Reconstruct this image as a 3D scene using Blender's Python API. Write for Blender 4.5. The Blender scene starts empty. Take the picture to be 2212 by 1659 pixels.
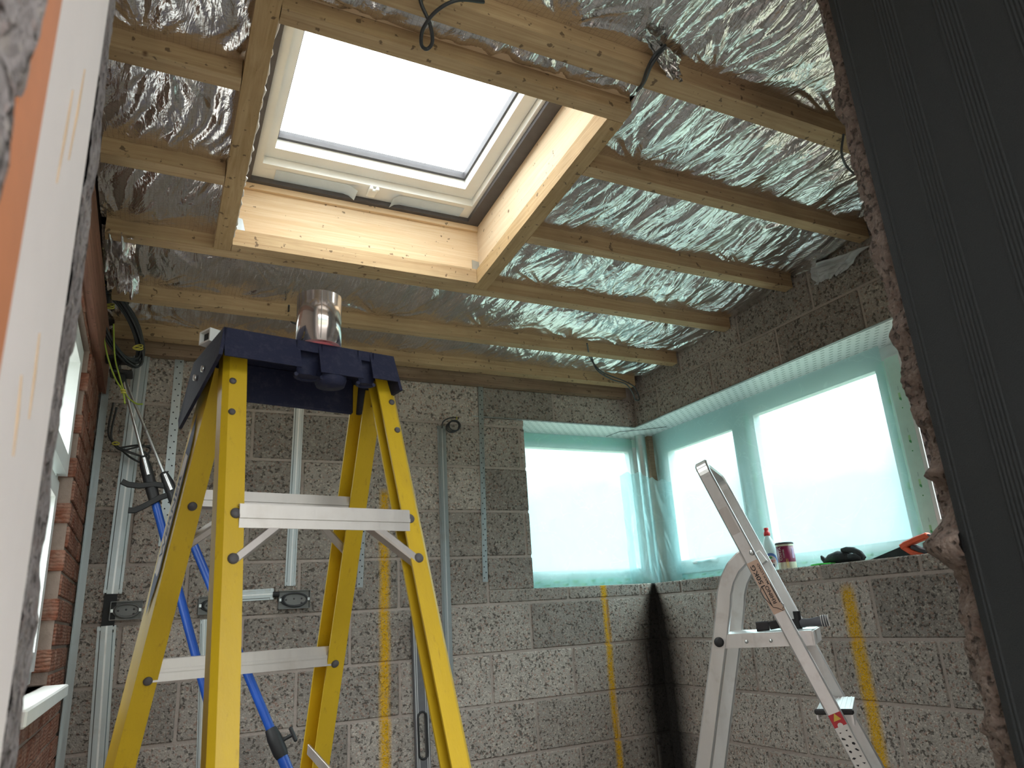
import bpy, math, random
import numpy as np
from mathutils import Vector, Matrix
random.seed(7); rng = np.random.RandomState(11)
SC = bpy.context.scene; COL = SC.collection
V = lambda *a: np.array(a, float)
H0 = 1.2                      # camera height above the floor; all heights below are floor based

# ------------------------------------------------------------------ camera
R_ = V(0.89734922, -0.43740314, -0.05867599); U_ = V(-0.08409923, -0.30000181, 0.95022431); F_ = V(0.43323399, 0.84774844, 0.30599166)
FPX = 1555.0; CAM = V(0, 0, H0)
cd = bpy.data.cameras.new('camera'); cam = bpy.data.objects.new('camera', cd); COL.objects.link(cam)
cam.matrix_world = Matrix(((R_[0], U_[0], -F_[0], 0), (R_[1], U_[1], -F_[1], 0), (R_[2], U_[2], -F_[2], H0), (0, 0, 0, 1)))
cd.sensor_width = 36; cd.lens = FPX / 2212 * 36; cd.clip_start = .02
cd.dof.use_dof = True; cd.dof.focus_distance = 2.3; cd.dof.aperture_fstop = 9.0
SC.camera = cam
SC.view_settings.view_transform = 'Standard'; SC.view_settings.look = 'None'
SC.view_settings.gamma = 1; SC.view_settings.use_curve_mapping = False
SC.view_settings.exposure = 1.0

# ------------------------------------------------------------------ overcast sky
wd = bpy.data.worlds.new('sky'); SC.world = wd; wd.use_nodes = True
nt = wd.node_tree; nt.nodes.clear()
def nn(t, k, **p):
    n = t.nodes.new(k)
    for a, b in p.items(): setattr(n, a, b)
    return n
out = nn(nt, 'ShaderNodeOutputWorld'); bg = nn(nt, 'ShaderNodeBackground'); tc = nn(nt, 'ShaderNodeTexCoord')
sep = nn(nt, 'ShaderNodeSeparateXYZ'); cr = nn(nt, 'ShaderNodeValToRGB'); nz = nn(nt, 'ShaderNodeTexNoise'); mx = nn(nt, 'ShaderNodeMath', operation='MULTIPLY_ADD')
nt.links.new(tc.outputs['Generated'], sep.inputs[0]); nt.links.new(tc.outputs['Generated'], nz.inputs['Vector'])
nz.inputs['Scale'].default_value = 5; nz.inputs['Detail'].default_value = 5
mx.inputs[1].default_value = .22
nt.links.new(nz.outputs['Fac'], mx.inputs[0]); nt.links.new(sep.outputs['Z'], mx.inputs[2])
e = cr.color_ramp.elements
e[0].position = 0.0; e[0].color = (.10, .11, .10, 1); e[1].position = 1.0; e[1].color = (1, 1, 1, 1)
for pos, c in ((.10, (.06, .07, .07, 1)), (.13, (.095, .125, .13, 1)), (.25, (.12, .15, .155, 1)), (.31, (.22, .24, .245, 1)), (.40, (.62, .64, .65, 1)), (.55, (.9, .91, .92, 1))):
    q = e.new(pos); q.color = c
nt.links.new(mx.outputs[0], cr.inputs[0]); nt.links.new(cr.outputs[0], bg.inputs['Color']); bg.inputs['Strength'].default_value = 5.4
nt.links.new(bg.outputs[0], out.inputs[0])

def portal(name, c, sx, sy, d):
    l = bpy.data.lights.new(name, 'AREA'); l.shape = 'RECTANGLE'; l.size = sx; l.size_y = sy; l.cycles.is_portal = True
    o = bpy.data.objects.new(name, l); COL.objects.link(o); o.location = c
    o.rotation_euler = Vector(d).to_track_quat('-Z', 'Y').to_euler()
portal('sky_portal', (.66, 1.85, 1.75 + H0), .9, 1.1, (0, 0, -1))
portal('sky_portal', (2.27, 3.72, .57 + H0), 1.0, .95, (0, -1, 0))
portal('sky_portal', (2.88, 2.2, .57 + H0), 2.7, .95, (-1, 0, 0))
portal('sky_portal', (.5, -2.45, 1.2), 3.0, 2.6, (0, 1, 0))

# ------------------------------------------------------------------ helpers
def ray(px, py): return (FPX * F_ + R_ * (px - 1106) - U_ * (py - 829.5)) / FPX
def at(px, py, ax, val):           # point of the picture on the plane coordinate[ax] == val (real place in the room)
    r = ray(px, py); return CAM + r * ((val - CAM[ax]) / r[ax])
def zc(y): return H0 + 1.214 + .087 * (3.25 - y)       # underside of the ceiling battens
WL = {}                             # world location of each object
def unit(v): v = np.asarray(v, float); return v / np.linalg.norm(v)
class MB:
    def __init__(s): s.v = []; s.f = []; s.sm = []; s.mi = []
    def add(s, vs, fs, smooth=False, mi=0):
        o = len(s.v); s.v += [tuple(map(float, p)) for p in vs]; s.f += [tuple(i + o for i in f) for f in fs]
        s.sm += [smooth] * len(fs); s.mi += [mi] * len(fs); return s
    def box(s, a, b, mi=0):
        a = np.minimum(a, b), np.maximum(a, b); a, b = a
        return s.obox((a + b) / 2, V(1, 0, 0), V(0, 1, 0), V(0, 0, 1), *((b - a)), mi=mi)
    def obox(s, c, x, y, z, dx, dy, dz, mi=0, bev=0):
        c = np.asarray(c, float); P = []
        b = bev if bev else min(dx, dy, dz) * .0
        if b <= 0:
            for k in (-1, 1):
                for j in (-1, 1):
                    for i in (-1, 1): P.append(c + x * i * dx / 2 + y * j * dy / 2 + z * k * dz / 2)
            return s.add(P, [(0, 2, 3, 1), (4, 5, 7, 6), (0, 1, 5, 4), (2, 6, 7, 3), (0, 4, 6, 2), (1, 3, 7, 5)], mi=mi)
        import itertools
        idx = {}
        for k, j, i in itertools.product((-1, 1), repeat=3):
            for ax in range(3):
                e = [dx / 2 - b, dy / 2 - b, dz / 2 - b]; e[ax] += b
                idx[(i, j, k, ax)] = len(P); P.append(c + x * i * e[0] + y * j * e[1] + z * k * e[2])
        F = []
        for ax in range(3):
            o1, o2 = [(1, 2), (2, 0), (0, 1)][ax]
            for sg in (-1, 1):
                q = []
                for a_, b_ in ((-1, -1), (1, -1), (1, 1), (-1, 1)):
                    t = [0, 0, 0]; t[ax] = sg; t[o1] = a_; t[o2] = b_; q.append(idx[(*t, ax)])
                F.append(q if sg > 0 else q[::-1])
            # bevel edges parallel to axis ax
            for a_ in (-1, 1):
                for b_ in (-1, 1):
                    t0 = [0, 0, 0]; t0[o1] = a_; t0[o2] = b_; t1 = list(t0); t0[ax] = -1; t1[ax] = 1
                    q = [idx[(*t0, o1)], idx[(*t1, o1)], idx[(*t1, o2)], idx[(*t0, o2)]]
                    F.append(q if a_ * b_ < 0 else q[::-1])
        for k, j, i in itertools.product((-1, 1), repeat=3):
            q = [idx[(i, j, k, 0)], idx[(i, j, k, 1)], idx[(i, j, k, 2)]]
            F.append(q if i * j * k > 0 else q[::-1])
        return s.add(P, F, mi=mi)
    def tube(s, pts, r, seg=8, closed=False, cap=True, mi=0):
        pts = [np.asarray(p, float) for p in pts]; n = len(pts); rr = r if hasattr(r, '__len__') else [r] * n
        P = []; up = None
        for i, p in enumerate(pts):
            a = pts[(i - 1) % n] if (closed or i > 0) else p; b = pts[(i + 1) % n] if (closed or i < n - 1) else p
            t = unit(b - a)
            if up is None: up = V(0, 0, 1) if abs(t[2]) < .9 else V(1, 0, 0)
            e1 = up - t * (up @ t); e1 = unit(e1); up = e1; e2 = np.cross(t, e1)
            for k in range(seg):
                an = 2 * math.pi * k / seg; P.append(p + rr[i] * (math.cos(an) * e1 + math.sin(an) * e2))
        F = []
        for i in range(n if closed else n - 1):
            j = (i + 1) % n
            for k in range(seg): F.append((i * seg + k, i * seg + (k + 1) % seg, j * seg + (k + 1) % seg, j * seg + k))
        s.add(P, F, True, mi)
        if cap and not closed: s.add(P[:seg], [tuple(range(seg))[::-1]], False, mi); s.add(P[-seg:], [tuple(range(seg))], False, mi)
        return s
    def sweep(s, pts, side, w, t, mi=0):     # rectangular bar along a path: w along 'side', t across
        pts = [np.asarray(p, float) for p in pts]; n = len(pts); P = []
        for i, p in enumerate(pts):
            tg = unit(pts[min(i + 1, n - 1)] - pts[max(i - 1, 0)])
            sd = side[i] if isinstance(side, list) else side
            a = unit(sd - tg * (sd @ tg)); b = np.cross(tg, a)
            c = .18 * min(w, t)
            for u, v in ((-w / 2 + c, -t / 2), (w / 2 - c, -t / 2), (w / 2, -t / 2 + c), (w / 2, t / 2 - c), (w / 2 - c, t / 2), (-w / 2 + c, t / 2), (-w / 2, t / 2 - c), (-w / 2, -t / 2 + c)):
                P.append(p + a * u + b * v)
        F = [(i * 8 + k, i * 8 + (k + 1) % 8, i * 8 + 8 + (k + 1) % 8, i * 8 + 8 + k) for i in range(n - 1) for k in range(8)]
        F += [tuple(range(8))[::-1], tuple((n - 1) * 8 + k for k in range(8))]
        return s.add(P, F, mi=mi)
    def prism(s, poly, o, x, y, z, h, mi=0, smooth=False):   # poly in x,y; extruded h along z
        o = np.asarray(o, float); n = len(poly)
        P = [o + x * a + y * b for a, b in poly] + [o + x * a + y * b + z * h for a, b in poly]
        F = [tuple(range(n))[::-1], tuple(range(n, 2 * n))]
        s.add(P, F, mi=mi)
        return s.add(P, [(i, (i + 1) % n, n + (i + 1) % n, n + i) for i in range(n)], smooth, mi)
    def lathe(s, prof, o, seg=24, mi=0, ax=V(0, 0, 1)):
        e1 = unit(np.cross(ax, V(.3, .9, .1))); e2 = np.cross(ax, e1); P = []; n = len(prof)
        for r, z in prof:
            for k in range(seg):
                a = 2 * math.pi * k / seg; P.append(np.asarray(o) + ax * z + r * (math.cos(a) * e1 + math.sin(a) * e2))
        F = [(i * seg + k, i * seg + (k + 1) % seg, (i + 1) * seg + (k + 1) % seg, (i + 1) * seg + k) for i in range(n - 1) for k in range(seg)]
        return s.add(P, F, True, mi)
    def build(s, name, mat, parent=None, label=None, cat=None, group=None, kind=None, origin=None, location=None):
        me = bpy.data.meshes.new(name); v = np.array(s.v)
        if location is not None: L = np.asarray(location, float)
        elif parent is not None: L = WL[parent]
        else:
            lo, hi = v.min(0), v.max(0); L = V((lo[0] + hi[0]) / 2, (lo[1] + hi[1]) / 2, lo[2])
        me.from_pydata((v - L).tolist(), [], s.f); me.polygons.foreach_set('use_smooth', s.sm)
        mats = mat if isinstance(mat, (list, tuple)) else [mat]
        for m in mats: me.materials.append(m)
        if len(mats) > 1: me.polygons.foreach_set('material_index', s.mi)
        me.update(); return link(name, me, L, parent, label, cat, group, kind)
def link(name, me, L, parent=None, label=None, cat=None, group=None, kind=None):
    o = bpy.data.objects.new(name, me); COL.objects.link(o)
    if parent is not None: o.parent = parent; o.location = L - WL[parent]
    else: o.location = L
    WL[o] = np.array(L, float); tag(o, label, cat, group, kind); return o
def tag(o, label=None, cat=None, group=None, kind=None):
    for k, q in (('label', label), ('category', cat), ('group', group), ('kind', kind)):
        if q: o[k] = q
def thing(name, loc, label, cat, group=None, kind=None):
    return link(name, None, V(*loc), None, label, cat, group, kind)
FONT = None
def text(name, body, o, xd, yd, h, mat, parent, fit=None, align='CENTER', shear=0):
    cu = bpy.data.curves.new(name, 'FONT'); cu.body = body; cu.size = 1; cu.align_x = align; cu.align_y = 'CENTER'; cu.extrude = .004; cu.shear = shear; cu.offset = .012
    to = bpy.data.objects.new(name, cu); COL.objects.link(to); bpy.context.view_layer.update()
    me = bpy.data.meshes.new_from_object(to.evaluated_get(bpy.context.evaluated_depsgraph_get()))
    bpy.data.objects.remove(to); n = len(me.vertices); c = np.empty(n * 3); me.vertices.foreach_get('co', c); c = c.reshape(-1, 3)
    sx = h if fit is None else fit / max(1e-6, np.ptp(c[:, 0]))
    xd = unit(xd); yd = unit(yd); zd = np.cross(xd, yd)
    p = np.asarray(o) + np.outer(c[:, 0] * sx, xd) + np.outer(c[:, 1] * h, yd) + np.outer(c[:, 2] * h * .3, zd) - WL[parent]
    me.vertices.foreach_set('co', p.ravel()); me.materials.clear(); me.materials.append(mat); me.update(); me.name = name
    return link(name, me, WL[parent], parent)

# numpy value noise
LAT = rng.rand(8, 256, 256)
def noise(x, y, s=0):
    x = np.asarray(x, float); y = np.asarray(y, float); xi = np.floor(x).astype(int); yi = np.floor(y).astype(int); fx = x - xi; fy = y - yi
    fx = fx * fx * (3 - 2 * fx); fy = fy * fy * (3 - 2 * fy); L = LAT[s % 8]; a = lambda i, j: L[(xi + i) & 255, (yi + j) & 255]
    return (a(0, 0) * (1 - fx) + a(1, 0) * fx) * (1 - fy) + (a(0, 1) * (1 - fx) + a(1, 1) * fx) * fy
def fbm(x, y, s=0, o=4):
    r = 0; a = .5
    for i in range(o): r = r + a * (noise(x * 2 ** i + 17 * i, y * 2 ** i + 31 * i, s + i) * 2 - 1); a *= .5
    return r
def grid(name, P, nu, nv, mat, parent=None, smooth=True, flip=False, **kw):   # P: (nu*nv,3) world
    idx = np.arange(nu * nv).reshape(nu, nv); a = idx[:-1, :-1].ravel(); b = idx[1:, :-1].ravel(); c = idx[1:, 1:].ravel(); d = idx[:-1, 1:].ravel()
    Fq = np.stack([a, b, c, d] if not flip else [a, d, c, b], 1).astype(np.int32); nf = len(Fq)
    me = bpy.data.meshes.new(name); L = WL[parent] if parent is not None else (P.min(0) + P.max(0)) / 2
    me.vertices.add(len(P)); me.vertices.foreach_set('co', (P - L).astype(np.float32).ravel())
    me.loops.add(nf * 4); me.loops.foreach_set('vertex_index', Fq.ravel())
    me.polygons.add(nf); me.polygons.foreach_set('loop_start', np.arange(nf, dtype=np.int32) * 4)
    me.polygons.foreach_set('use_smooth', np.full(nf, smooth)); me.materials.append(mat); me.update(calc_edges=True); me.validate()
    return link(name, me, L, parent, **kw)

# ------------------------------------------------------------------ materials
class N:
    def __init__(s, name):
        s.m = bpy.data.materials.new(name); s.m.use_nodes = True; s.t = s.m.node_tree; s.p = s.t.nodes['Principled BSDF']; s.o = s.t.nodes['Material Output']
    def n(s, k, ins=None, **p):
        x = s.t.nodes.new(k)
        for a, b in p.items(): setattr(x, a, b)
        for a, b in (ins or {}).items(): s.set(x.inputs[a], b)
        return x
    def set(s, i, b):
        if isinstance(b, bpy.types.NodeSocket): s.t.links.new(b, i)
        elif hasattr(b, 'outputs'): s.t.links.new(b.outputs[0], i)
        else: i.default_value = (*b, 1) if (hasattr(b, '__len__') and len(b) == 3 and i.type == 'RGBA') else b
    def math(s, op, a, b=None, c=None, clamp=False):
        x = s.n('ShaderNodeMath', operation=op); x.use_clamp = clamp
        for i, q in enumerate((a, b, c)):
            if q is not None: s.set(x.inputs[i], q)
        return x.outputs[0]
    def mix(s, f, a, b, bt='MIX'):
        x = s.n('ShaderNodeMix', data_type='RGBA', blend_type=bt); s.set(x.inputs[0], f); s.set(x.inputs[6], a); s.set(x.inputs[7], b); return x.outputs[2]
    def ramp(s, f, stops):
        x = s.n('ShaderNodeValToRGB', {'Fac': f}); e = x.color_ramp.elements
        for i, (p_, c) in enumerate(stops):
            q = e[i] if i < 2 else e.new(p_)
            q.position = p_; q.color = (*c, 1) if hasattr(c, '__len__') else (c, c, c, 1)
        return x.outputs[0]
    def coord(s, sc=(1, 1, 1), world=False, rnd=False):
        v = s.n('ShaderNodeNewGeometry').outputs['Position'] if world else s.n('ShaderNodeTexCoord').outputs['Object']
        mp = s.n('ShaderNodeMapping', {'Vector': v}); mp.inputs['Scale'].default_value = sc
        if rnd:
            oi = s.n('ShaderNodeObjectInfo'); mu = s.n('ShaderNodeVectorMath', operation='SCALE'); cx = s.n('ShaderNodeCombineXYZ', {0: oi.outputs['Random'], 1: oi.outputs['Random'], 2: oi.outputs['Random']})
            s.set(mu.inputs[0], cx); mu.inputs['Scale'].default_value = 37; s.set(mp.inputs['Location'], mu)
        return mp.outputs[0]
    def noise(s, v, sc, det=3, rough=.55, dist=0): return s.n('ShaderNodeTexNoise', {'Vector': v, 'Scale': sc, 'Detail': det, 'Roughness': rough, 'Distortion': dist}).outputs['Fac']
    def vor(s, v, sc, feat='F1', out='Distance'): return s.n('ShaderNodeTexVoronoi', {'Vector': v, 'Scale': sc}, feature=feat).outputs[out]
    def bump(s, h, d=.01, st=1, nrm=None):
        x = s.n('ShaderNodeBump', {'Height': h, 'Distance': d, 'Strength': st})
        if nrm is not None: s.set(x.inputs['Normal'], nrm)
        return x.outputs[0]
    def fin(s, color=None, rough=None, metal=None, normal=None, **k):
        for a, b in (('Base Color', color), ('Roughness', rough), ('Metallic', metal), ('Normal', normal)):
            if b is not None: s.set(s.p.inputs[a], b)
        for a, b in k.items(): s.set(s.p.inputs[a.replace('_', ' ')], b)
        return s.m
def simple(name, c, rough=.5, metal=0, var=.15, sc=30, bump=0, **k):
    m = N(name); v = m.coord(rnd=True); f = m.noise(v, sc, 4)
    col = m.mix(m.ramp(f, [(.3, 0.), (.7, 1.)]), tuple(x * (1 - var) for x in c), tuple(min(1, x * (1 + var)) for x in c))
    nrm = m.bump(m.noise(v, sc * 4, 3), bump) if bump else None
    return m.fin(col, m.math('MULTIPLY_ADD', f, .15, rough - .07), metal, nrm, **k)

def block_mat(name, base, dark, light, paint_and_wedge=False, pit=1.0, chips=.7):
    m = N(name); v = m.coord(rnd=True); g = m.n('ShaderNodeNewGeometry').outputs['Position']; rnd = m.n('ShaderNodeObjectInfo').outputs['Random']
    big = m.noise(v, 5, 3); mid = m.noise(v, 28, 4, .65); fine = m.noise(v, 190, 3, .7)
    cells = m.vor(v, 150); cellc = m.vor(v, 150, out='Color'); pits = m.ramp(m.math('MULTIPLY', m.noise(v, 80, 2, .5), m.math('MULTIPLY_ADD', mid, .9, .55)), [(.33, 0.), (.44, 1.)])
    col = m.mix(m.ramp(mid, [(.3, 0.), (.7, 1.)]), dark, base)
    col = m.mix(m.math('MULTIPLY', m.ramp(big, [(.35, 0.), (.7, 1.)]), .5), col, light)
    sepc = m.n('ShaderNodeSeparateColor', {0: cellc})
    col = m.mix(m.math('MULTIPLY', m.math('GREATER_THAN', sepc.outputs[0], .86), chips), col, (.55, .49, .42))
    col = m.mix(m.math('MULTIPLY', m.math('GREATER_THAN', sepc.outputs[1], .9), chips * .6), col, (.33, .14, .09))
    tone = m.math('MULTIPLY_ADD', rnd, .5, .72)
    col = m.mix(1.0, col, m.n('ShaderNodeCombineXYZ', {0: tone, 1: tone, 2: tone}).outputs[0], 'MULTIPLY')
    inv = m.math('SUBTRACT', 1.0, pits)
    # pits of open aggregate coloured darker than the face
    col = m.mix(m.math('MULTIPLY', inv, .72), col, (.06, .052, .046))
    if paint_and_wedge:
        s = m.n('ShaderNodeSeparateXYZ', {0: g}); X, Y, Z = s.outputs
        wob = m.math('MULTIPLY', m.math('SUBTRACT', m.noise(g, 3, 2), .5), .03)
        def band(c, c0, w):   # soft sprayed line
            d = m.math('ABSOLUTE', m.math('ADD', m.math('SUBTRACT', c, c0), wob)); return m.ramp(m.math('DIVIDE', d, w), [(.35, 1.), (1., 0.)])
        spk = m.ramp(m.noise(g, 160, 2, .6), [(.36, .5), (.52, 1.)])
        onb = m.math('GREATER_THAN', Y, 3.30); onr = m.math('LESS_THAN', Y, 3.29)
        msk = None
        for (a, c0, w, on, zt) in PAINT:
            b_ = m.math('MULTIPLY', m.math('MULTIPLY', band((X, Y)[a], c0, w), (onb, onr)[a]), m.ramp(m.math('SUBTRACT', zt + .5, Z), [(.5, 0.), (.54, 1.)]))
            b_ = m.math('MULTIPLY', b_, m.ramp(m.math('SUBTRACT', zt + 2.5, Z), [(0., 1.), (1., 1.)]))
            msk = b_ if msk is None else m.math('MAXIMUM', msk, b_)
        col = m.mix(m.math('MULTIPLY', msk, spk, clamp=True), col, (.72, .40, .015))
        # soft-edged black wedge in the corner below the sill, widening downwards
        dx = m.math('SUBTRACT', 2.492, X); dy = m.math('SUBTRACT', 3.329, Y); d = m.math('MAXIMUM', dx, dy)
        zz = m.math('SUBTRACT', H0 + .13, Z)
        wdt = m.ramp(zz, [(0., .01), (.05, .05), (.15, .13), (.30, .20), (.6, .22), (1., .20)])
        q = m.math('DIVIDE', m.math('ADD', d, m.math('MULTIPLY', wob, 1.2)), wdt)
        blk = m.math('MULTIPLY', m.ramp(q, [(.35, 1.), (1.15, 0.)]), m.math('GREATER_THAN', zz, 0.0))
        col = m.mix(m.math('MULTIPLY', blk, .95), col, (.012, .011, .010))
    h = m.math('ADD', m.math('MULTIPLY', inv, -1.0 * pit), m.math('ADD', m.math('MULTIPLY', fine, .45), m.math('MULTIPLY', cells, -.5)))
    return m.fin(col, .95, 0, m.bump(h, .006, .85), Specular_IOR_Level=.15)
PAINT = [(0, at(831, 1400, 1, 3.329)[0], .031, 0, H0 + .62), (0, at(1320, 1450, 1, 3.329)[0], .026, 0, H0 + .2), (1, at(1865, 1450, 0, 2.492)[1], .040, 0, H0 + .05)]
M = {}
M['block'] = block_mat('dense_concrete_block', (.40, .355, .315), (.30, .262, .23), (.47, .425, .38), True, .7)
M['rough'] = block_mat('broken_block', (.21, .165, .14), (.12, .09, .078), (.25, .205, .18), False, 1.6, .12)
M['roughgrey'] = block_mat('broken_block_grey', (.36, .32, .32), (.2, .17, .17), (.45, .42, .42), False, 1.2, .25)
def mortar(name, c):
    m = N(name); v = m.coord(); f = m.noise(v, 45, 5, .6)
    g = m.n('ShaderNodeNewGeometry').outputs['Position']; s = m.n('ShaderNodeSeparateXYZ', {0: g}); X, Y, Z = s.outputs
    col = m.mix(f, tuple(x * .75 for x in c), tuple(x * 1.15 for x in c))
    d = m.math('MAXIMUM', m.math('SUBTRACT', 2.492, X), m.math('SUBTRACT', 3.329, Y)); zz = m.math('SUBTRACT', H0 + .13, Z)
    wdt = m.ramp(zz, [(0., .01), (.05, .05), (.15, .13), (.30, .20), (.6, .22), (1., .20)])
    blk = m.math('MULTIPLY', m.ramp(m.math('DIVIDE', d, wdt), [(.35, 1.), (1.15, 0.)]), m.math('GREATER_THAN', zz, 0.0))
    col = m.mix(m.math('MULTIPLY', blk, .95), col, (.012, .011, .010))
    spk = m.ramp(m.noise(g, 160, 2, .6), [(.38, .35), (.58, 1.)])
    for (a, c0, w, on, zt) in PAINT:
        dd = m.math('ABSOLUTE', m.math('SUBTRACT', (X, Y)[a], c0)); ond = m.math('GREATER_THAN', Y, 3.30) if a == 0 else m.math('LESS_THAN', Y, 3.29)
        k = m.math('MULTIPLY', m.math('MULTIPLY', m.ramp(m.math('DIVIDE', dd, w), [(.35, 1.), (1., 0.)]), ond), m.math('LESS_THAN', Z, zt))
        col = m.mix(m.math('MULTIPLY', k, spk), col, (.72, .40, .015))
    return m.fin(col, .95, 0, m.bump(f, .004), Specular_IOR_Level=.1)
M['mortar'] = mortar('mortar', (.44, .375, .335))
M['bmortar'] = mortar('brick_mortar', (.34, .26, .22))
def brick_mat():
    m = N('red_brick'); v = m.coord(rnd=True); rnd = m.n('ShaderNodeObjectInfo').outputs['Random']
    f = m.noise(v, 22, 5, .65); g = m.noise(v, 120, 3)
    w = m.n('ShaderNodeTexWave', {'Vector': v, 'Scale': 28., 'Distortion': 5., 'Detail': 2.}, bands_direction='Z').outputs['Fac']
    col = m.mix(rnd, (.21, .075, .045), (.33, .135, .085)); col = m.mix(m.ramp(f, [(.4, 0.), (.68, .8)]), col, (.42, .27, .21)); col = m.mix(m.math('MULTIPLY', w, .25), col, (.1, .04, .03))
    return m.fin(col, .9, 0, m.bump(m.math('ADD', g, m.math('MULTIPLY', w, .6)), .003), Specular_IOR_Level=.15)
M['brick'] = brick_mat()
def wood(name, a, b, axis, spots=.33, dirt=.3):
    m = N(name); sc = [30, 30, 30]; sc[axis] = 1.1; v = m.coord(tuple(sc), rnd=True); v0 = m.coord(rnd=True)
    k = m.vor(v0, 5.5); kn = m.ramp(k, [(.018, 1.), (.05, 0.)])
    f = m.noise(v, 2.0, 5, .62, 1.2); big = m.noise(v0, 3.5, 4, .6)
    col = m.mix(m.ramp(f, [(.32, 0.), (.68, 1.)]), a, b)
    col = m.mix(m.math('MULTIPLY', m.ramp(big, [(.45, 0.), (.75, 1.)]), dirt), col, (.13, .085, .05))
    col = m.mix(m.math('MULTIPLY', kn, .85), col, (.10, .045, .02))
    sp = m.ramp(m.noise(v0, 42, 2, .5), [(spots - .03, 1.), (spots + .01, 0.)]); col = m.mix(m.math('MULTIPLY', sp, .7), col, (.07, .04, .025))
    return m.fin(col, .72, 0, m.bump(f, .0015), Specular_IOR_Level=.25)
M['woodx'] = wood('sawn_softwood_along_x', (.42, .275, .145), (.57, .415, .24), 0)
M['woody'] = wood('sawn_softwood_along_y', (.40, .26, .12), (.53, .37, .20), 1)
M['plate'] = wood('old_wall_plate', (.22, .14, .09), (.34, .24, .16), 0, dirt=.6)
M['pinex'] = wood('planed_pine_x', (.66, .47, .28), (.76, .60, .41), 0, dirt=.05, spots=.29)
M['piney'] = wood('planed_pine_y', (.66, .49, .32), (.74, .60, .43), 1, dirt=.12, spots=.29)
M['oldwood'] = wood('old_red_brown_board', (.16, .07, .045), (.27, .13, .09), 1, dirt=.4)
def foil():
    m = N('aluminium_foil'); v = m.coord(); w = m.coord((1, .35, 1))
    a = m.noise(w, 17, 4, .55, .8); b = m.noise(v, 60, 3, .5, .3)
    ra = m.math('ABSOLUTE', m.math('SUBTRACT', a, .5)); rb = m.math('ABSOLUTE', m.math('SUBTRACT', b, .5))
    s = m.n('ShaderNodeSeparateXYZ', {0: v})
    ln = None
    for i in (0, 1):
        fr = m.math('FRACT', m.math('MULTIPLY', s.outputs[i], 72.)); k = m.math('LESS_THAN', fr, .09); ln = k if ln is None else m.math('MAXIMUM', ln, k)
    h = m.math('ADD', m.math('MULTIPLY', ra, 1.5), m.math('ADD', m.math('MULTIPLY', rb, .18), m.math('MULTIPLY', ln, .03)))
    col = m.mix(m.math('MULTIPLY', ln, .5), (.80, .765, .75), (.50, .47, .46))
    col = m.mix(m.ramp(m.noise(v, 3, 3), [(.45, 0.), (.75, .35)]), col, (.66, .57, .53))
    return m.fin(col, m.math('MULTIPLY_ADD', b, .14, .15), 1., m.bump(h, .012, .6))
M['foil'] = foil()
M['floor'] = simple('concrete_floor', (.30, .28, .26), .85, 0, .25, 6, .002)
M['deck'] = simple('roof_deck', (.25, .2, .16), .9)
M['plaster'] = simple('plasterboard', (.86, .79, .77), .85, 0, .03, 8, .0004)
M['orange'] = simple('orange_board', (.66, .24, .10), .8, 0, .1, 12)
M['white'] = simple('white_upvc', (.80, .84, .83), .35, 0, .03, 10)
M['whitewarm'] = simple('white_painted_frame', (.86, .87, .84), .4, 0, .04, 6)
M['gasket'] = simple('dark_gasket', (.085, .08, .085), .6)
M['black'] = simple('black_rubber', (.012, .012, .013), .55)
M['cable'] = simple('grey_cable', (.035, .037, .040), .45)
M['cablelt'] = simple('pale_grey_cable', (.16, .16, .155), .5)
M['earth'] = simple('green_yellow_sleeving', (.34, .44, .06), .5)
M['tie'] = simple('yellow_tape_tie', (.55, .50, .08), .5)
def metal(name, c, rough, var=.2, axis=2, sp=40):
    m = N(name); sc = [sp] * 3; sc[axis] = 2; v = m.coord(tuple(sc), rnd=True); f = m.noise(v, 1, 4, .6); g = m.noise(m.coord(rnd=True), 14, 4, .6)
    col = m.mix(f, tuple(x * (1 - var) for x in c), c); col = m.mix(m.ramp(g, [(.55, 0.), (.8, .45)]), col, (.35, .29, .24))
    return m.fin(col, m.math('MULTIPLY_ADD', f, .2, rough - .1), .9, m.bump(f, .0006))
M['galv'] = metal('galvanised_steel', (.50, .54, .55), .38)
M['boxm'] = metal('dull_box_steel', (.22, .225, .22), .5)
M['alu'] = metal('aluminium', (.78, .78, .77), .40, .12)
M['aludull'] = metal('dull_aluminium', (.60, .56, .53), .5, .25)
M['steel'] = metal('zinc_rod', (.72, .74, .74), .3)
M['chrome'] = metal('polished_foil_tape', (.86, .80, .76), .13, .05)
def lintel():
    m = N('perforated_lintel'); v = m.coord(world=True); s = m.n('ShaderNodeSeparateXYZ', {0: v})
    X, Y = s.outputs[0], s.outputs[1]
    onb = m.math('GREATER_THAN', Y, 3.329)
    al = m.mix(onb, Y, X); ac = m.mix(onb, X, Y)
    row = m.math('MULTIPLY', ac, 38.); rf = m.math('FRACT', row); ri = m.math('FLOOR', row)
    fa = m.math('FRACT', m.math('ADD', m.math('MULTIPLY', al, 22.), m.math('MULTIPLY', ri, .5)))
    hole = m.math('MULTIPLY', m.math('LESS_THAN', fa, .45), m.math('LESS_THAN', m.math('ABSOLUTE', m.math('SUBTRACT', rf, .5)), .17))
    n_ = m.noise(v, 30, 4); col = m.mix(n_, (.66, .70, .70), (.78, .80, .80)); col = m.mix(m.math('MULTIPLY', hole, .7), col, (.22, .28, .28))
    return m.fin(col, .5, .25, m.bump(m.math('MULTIPLY', hole, -1.), .002))
M['lintel'] = lintel()
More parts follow.
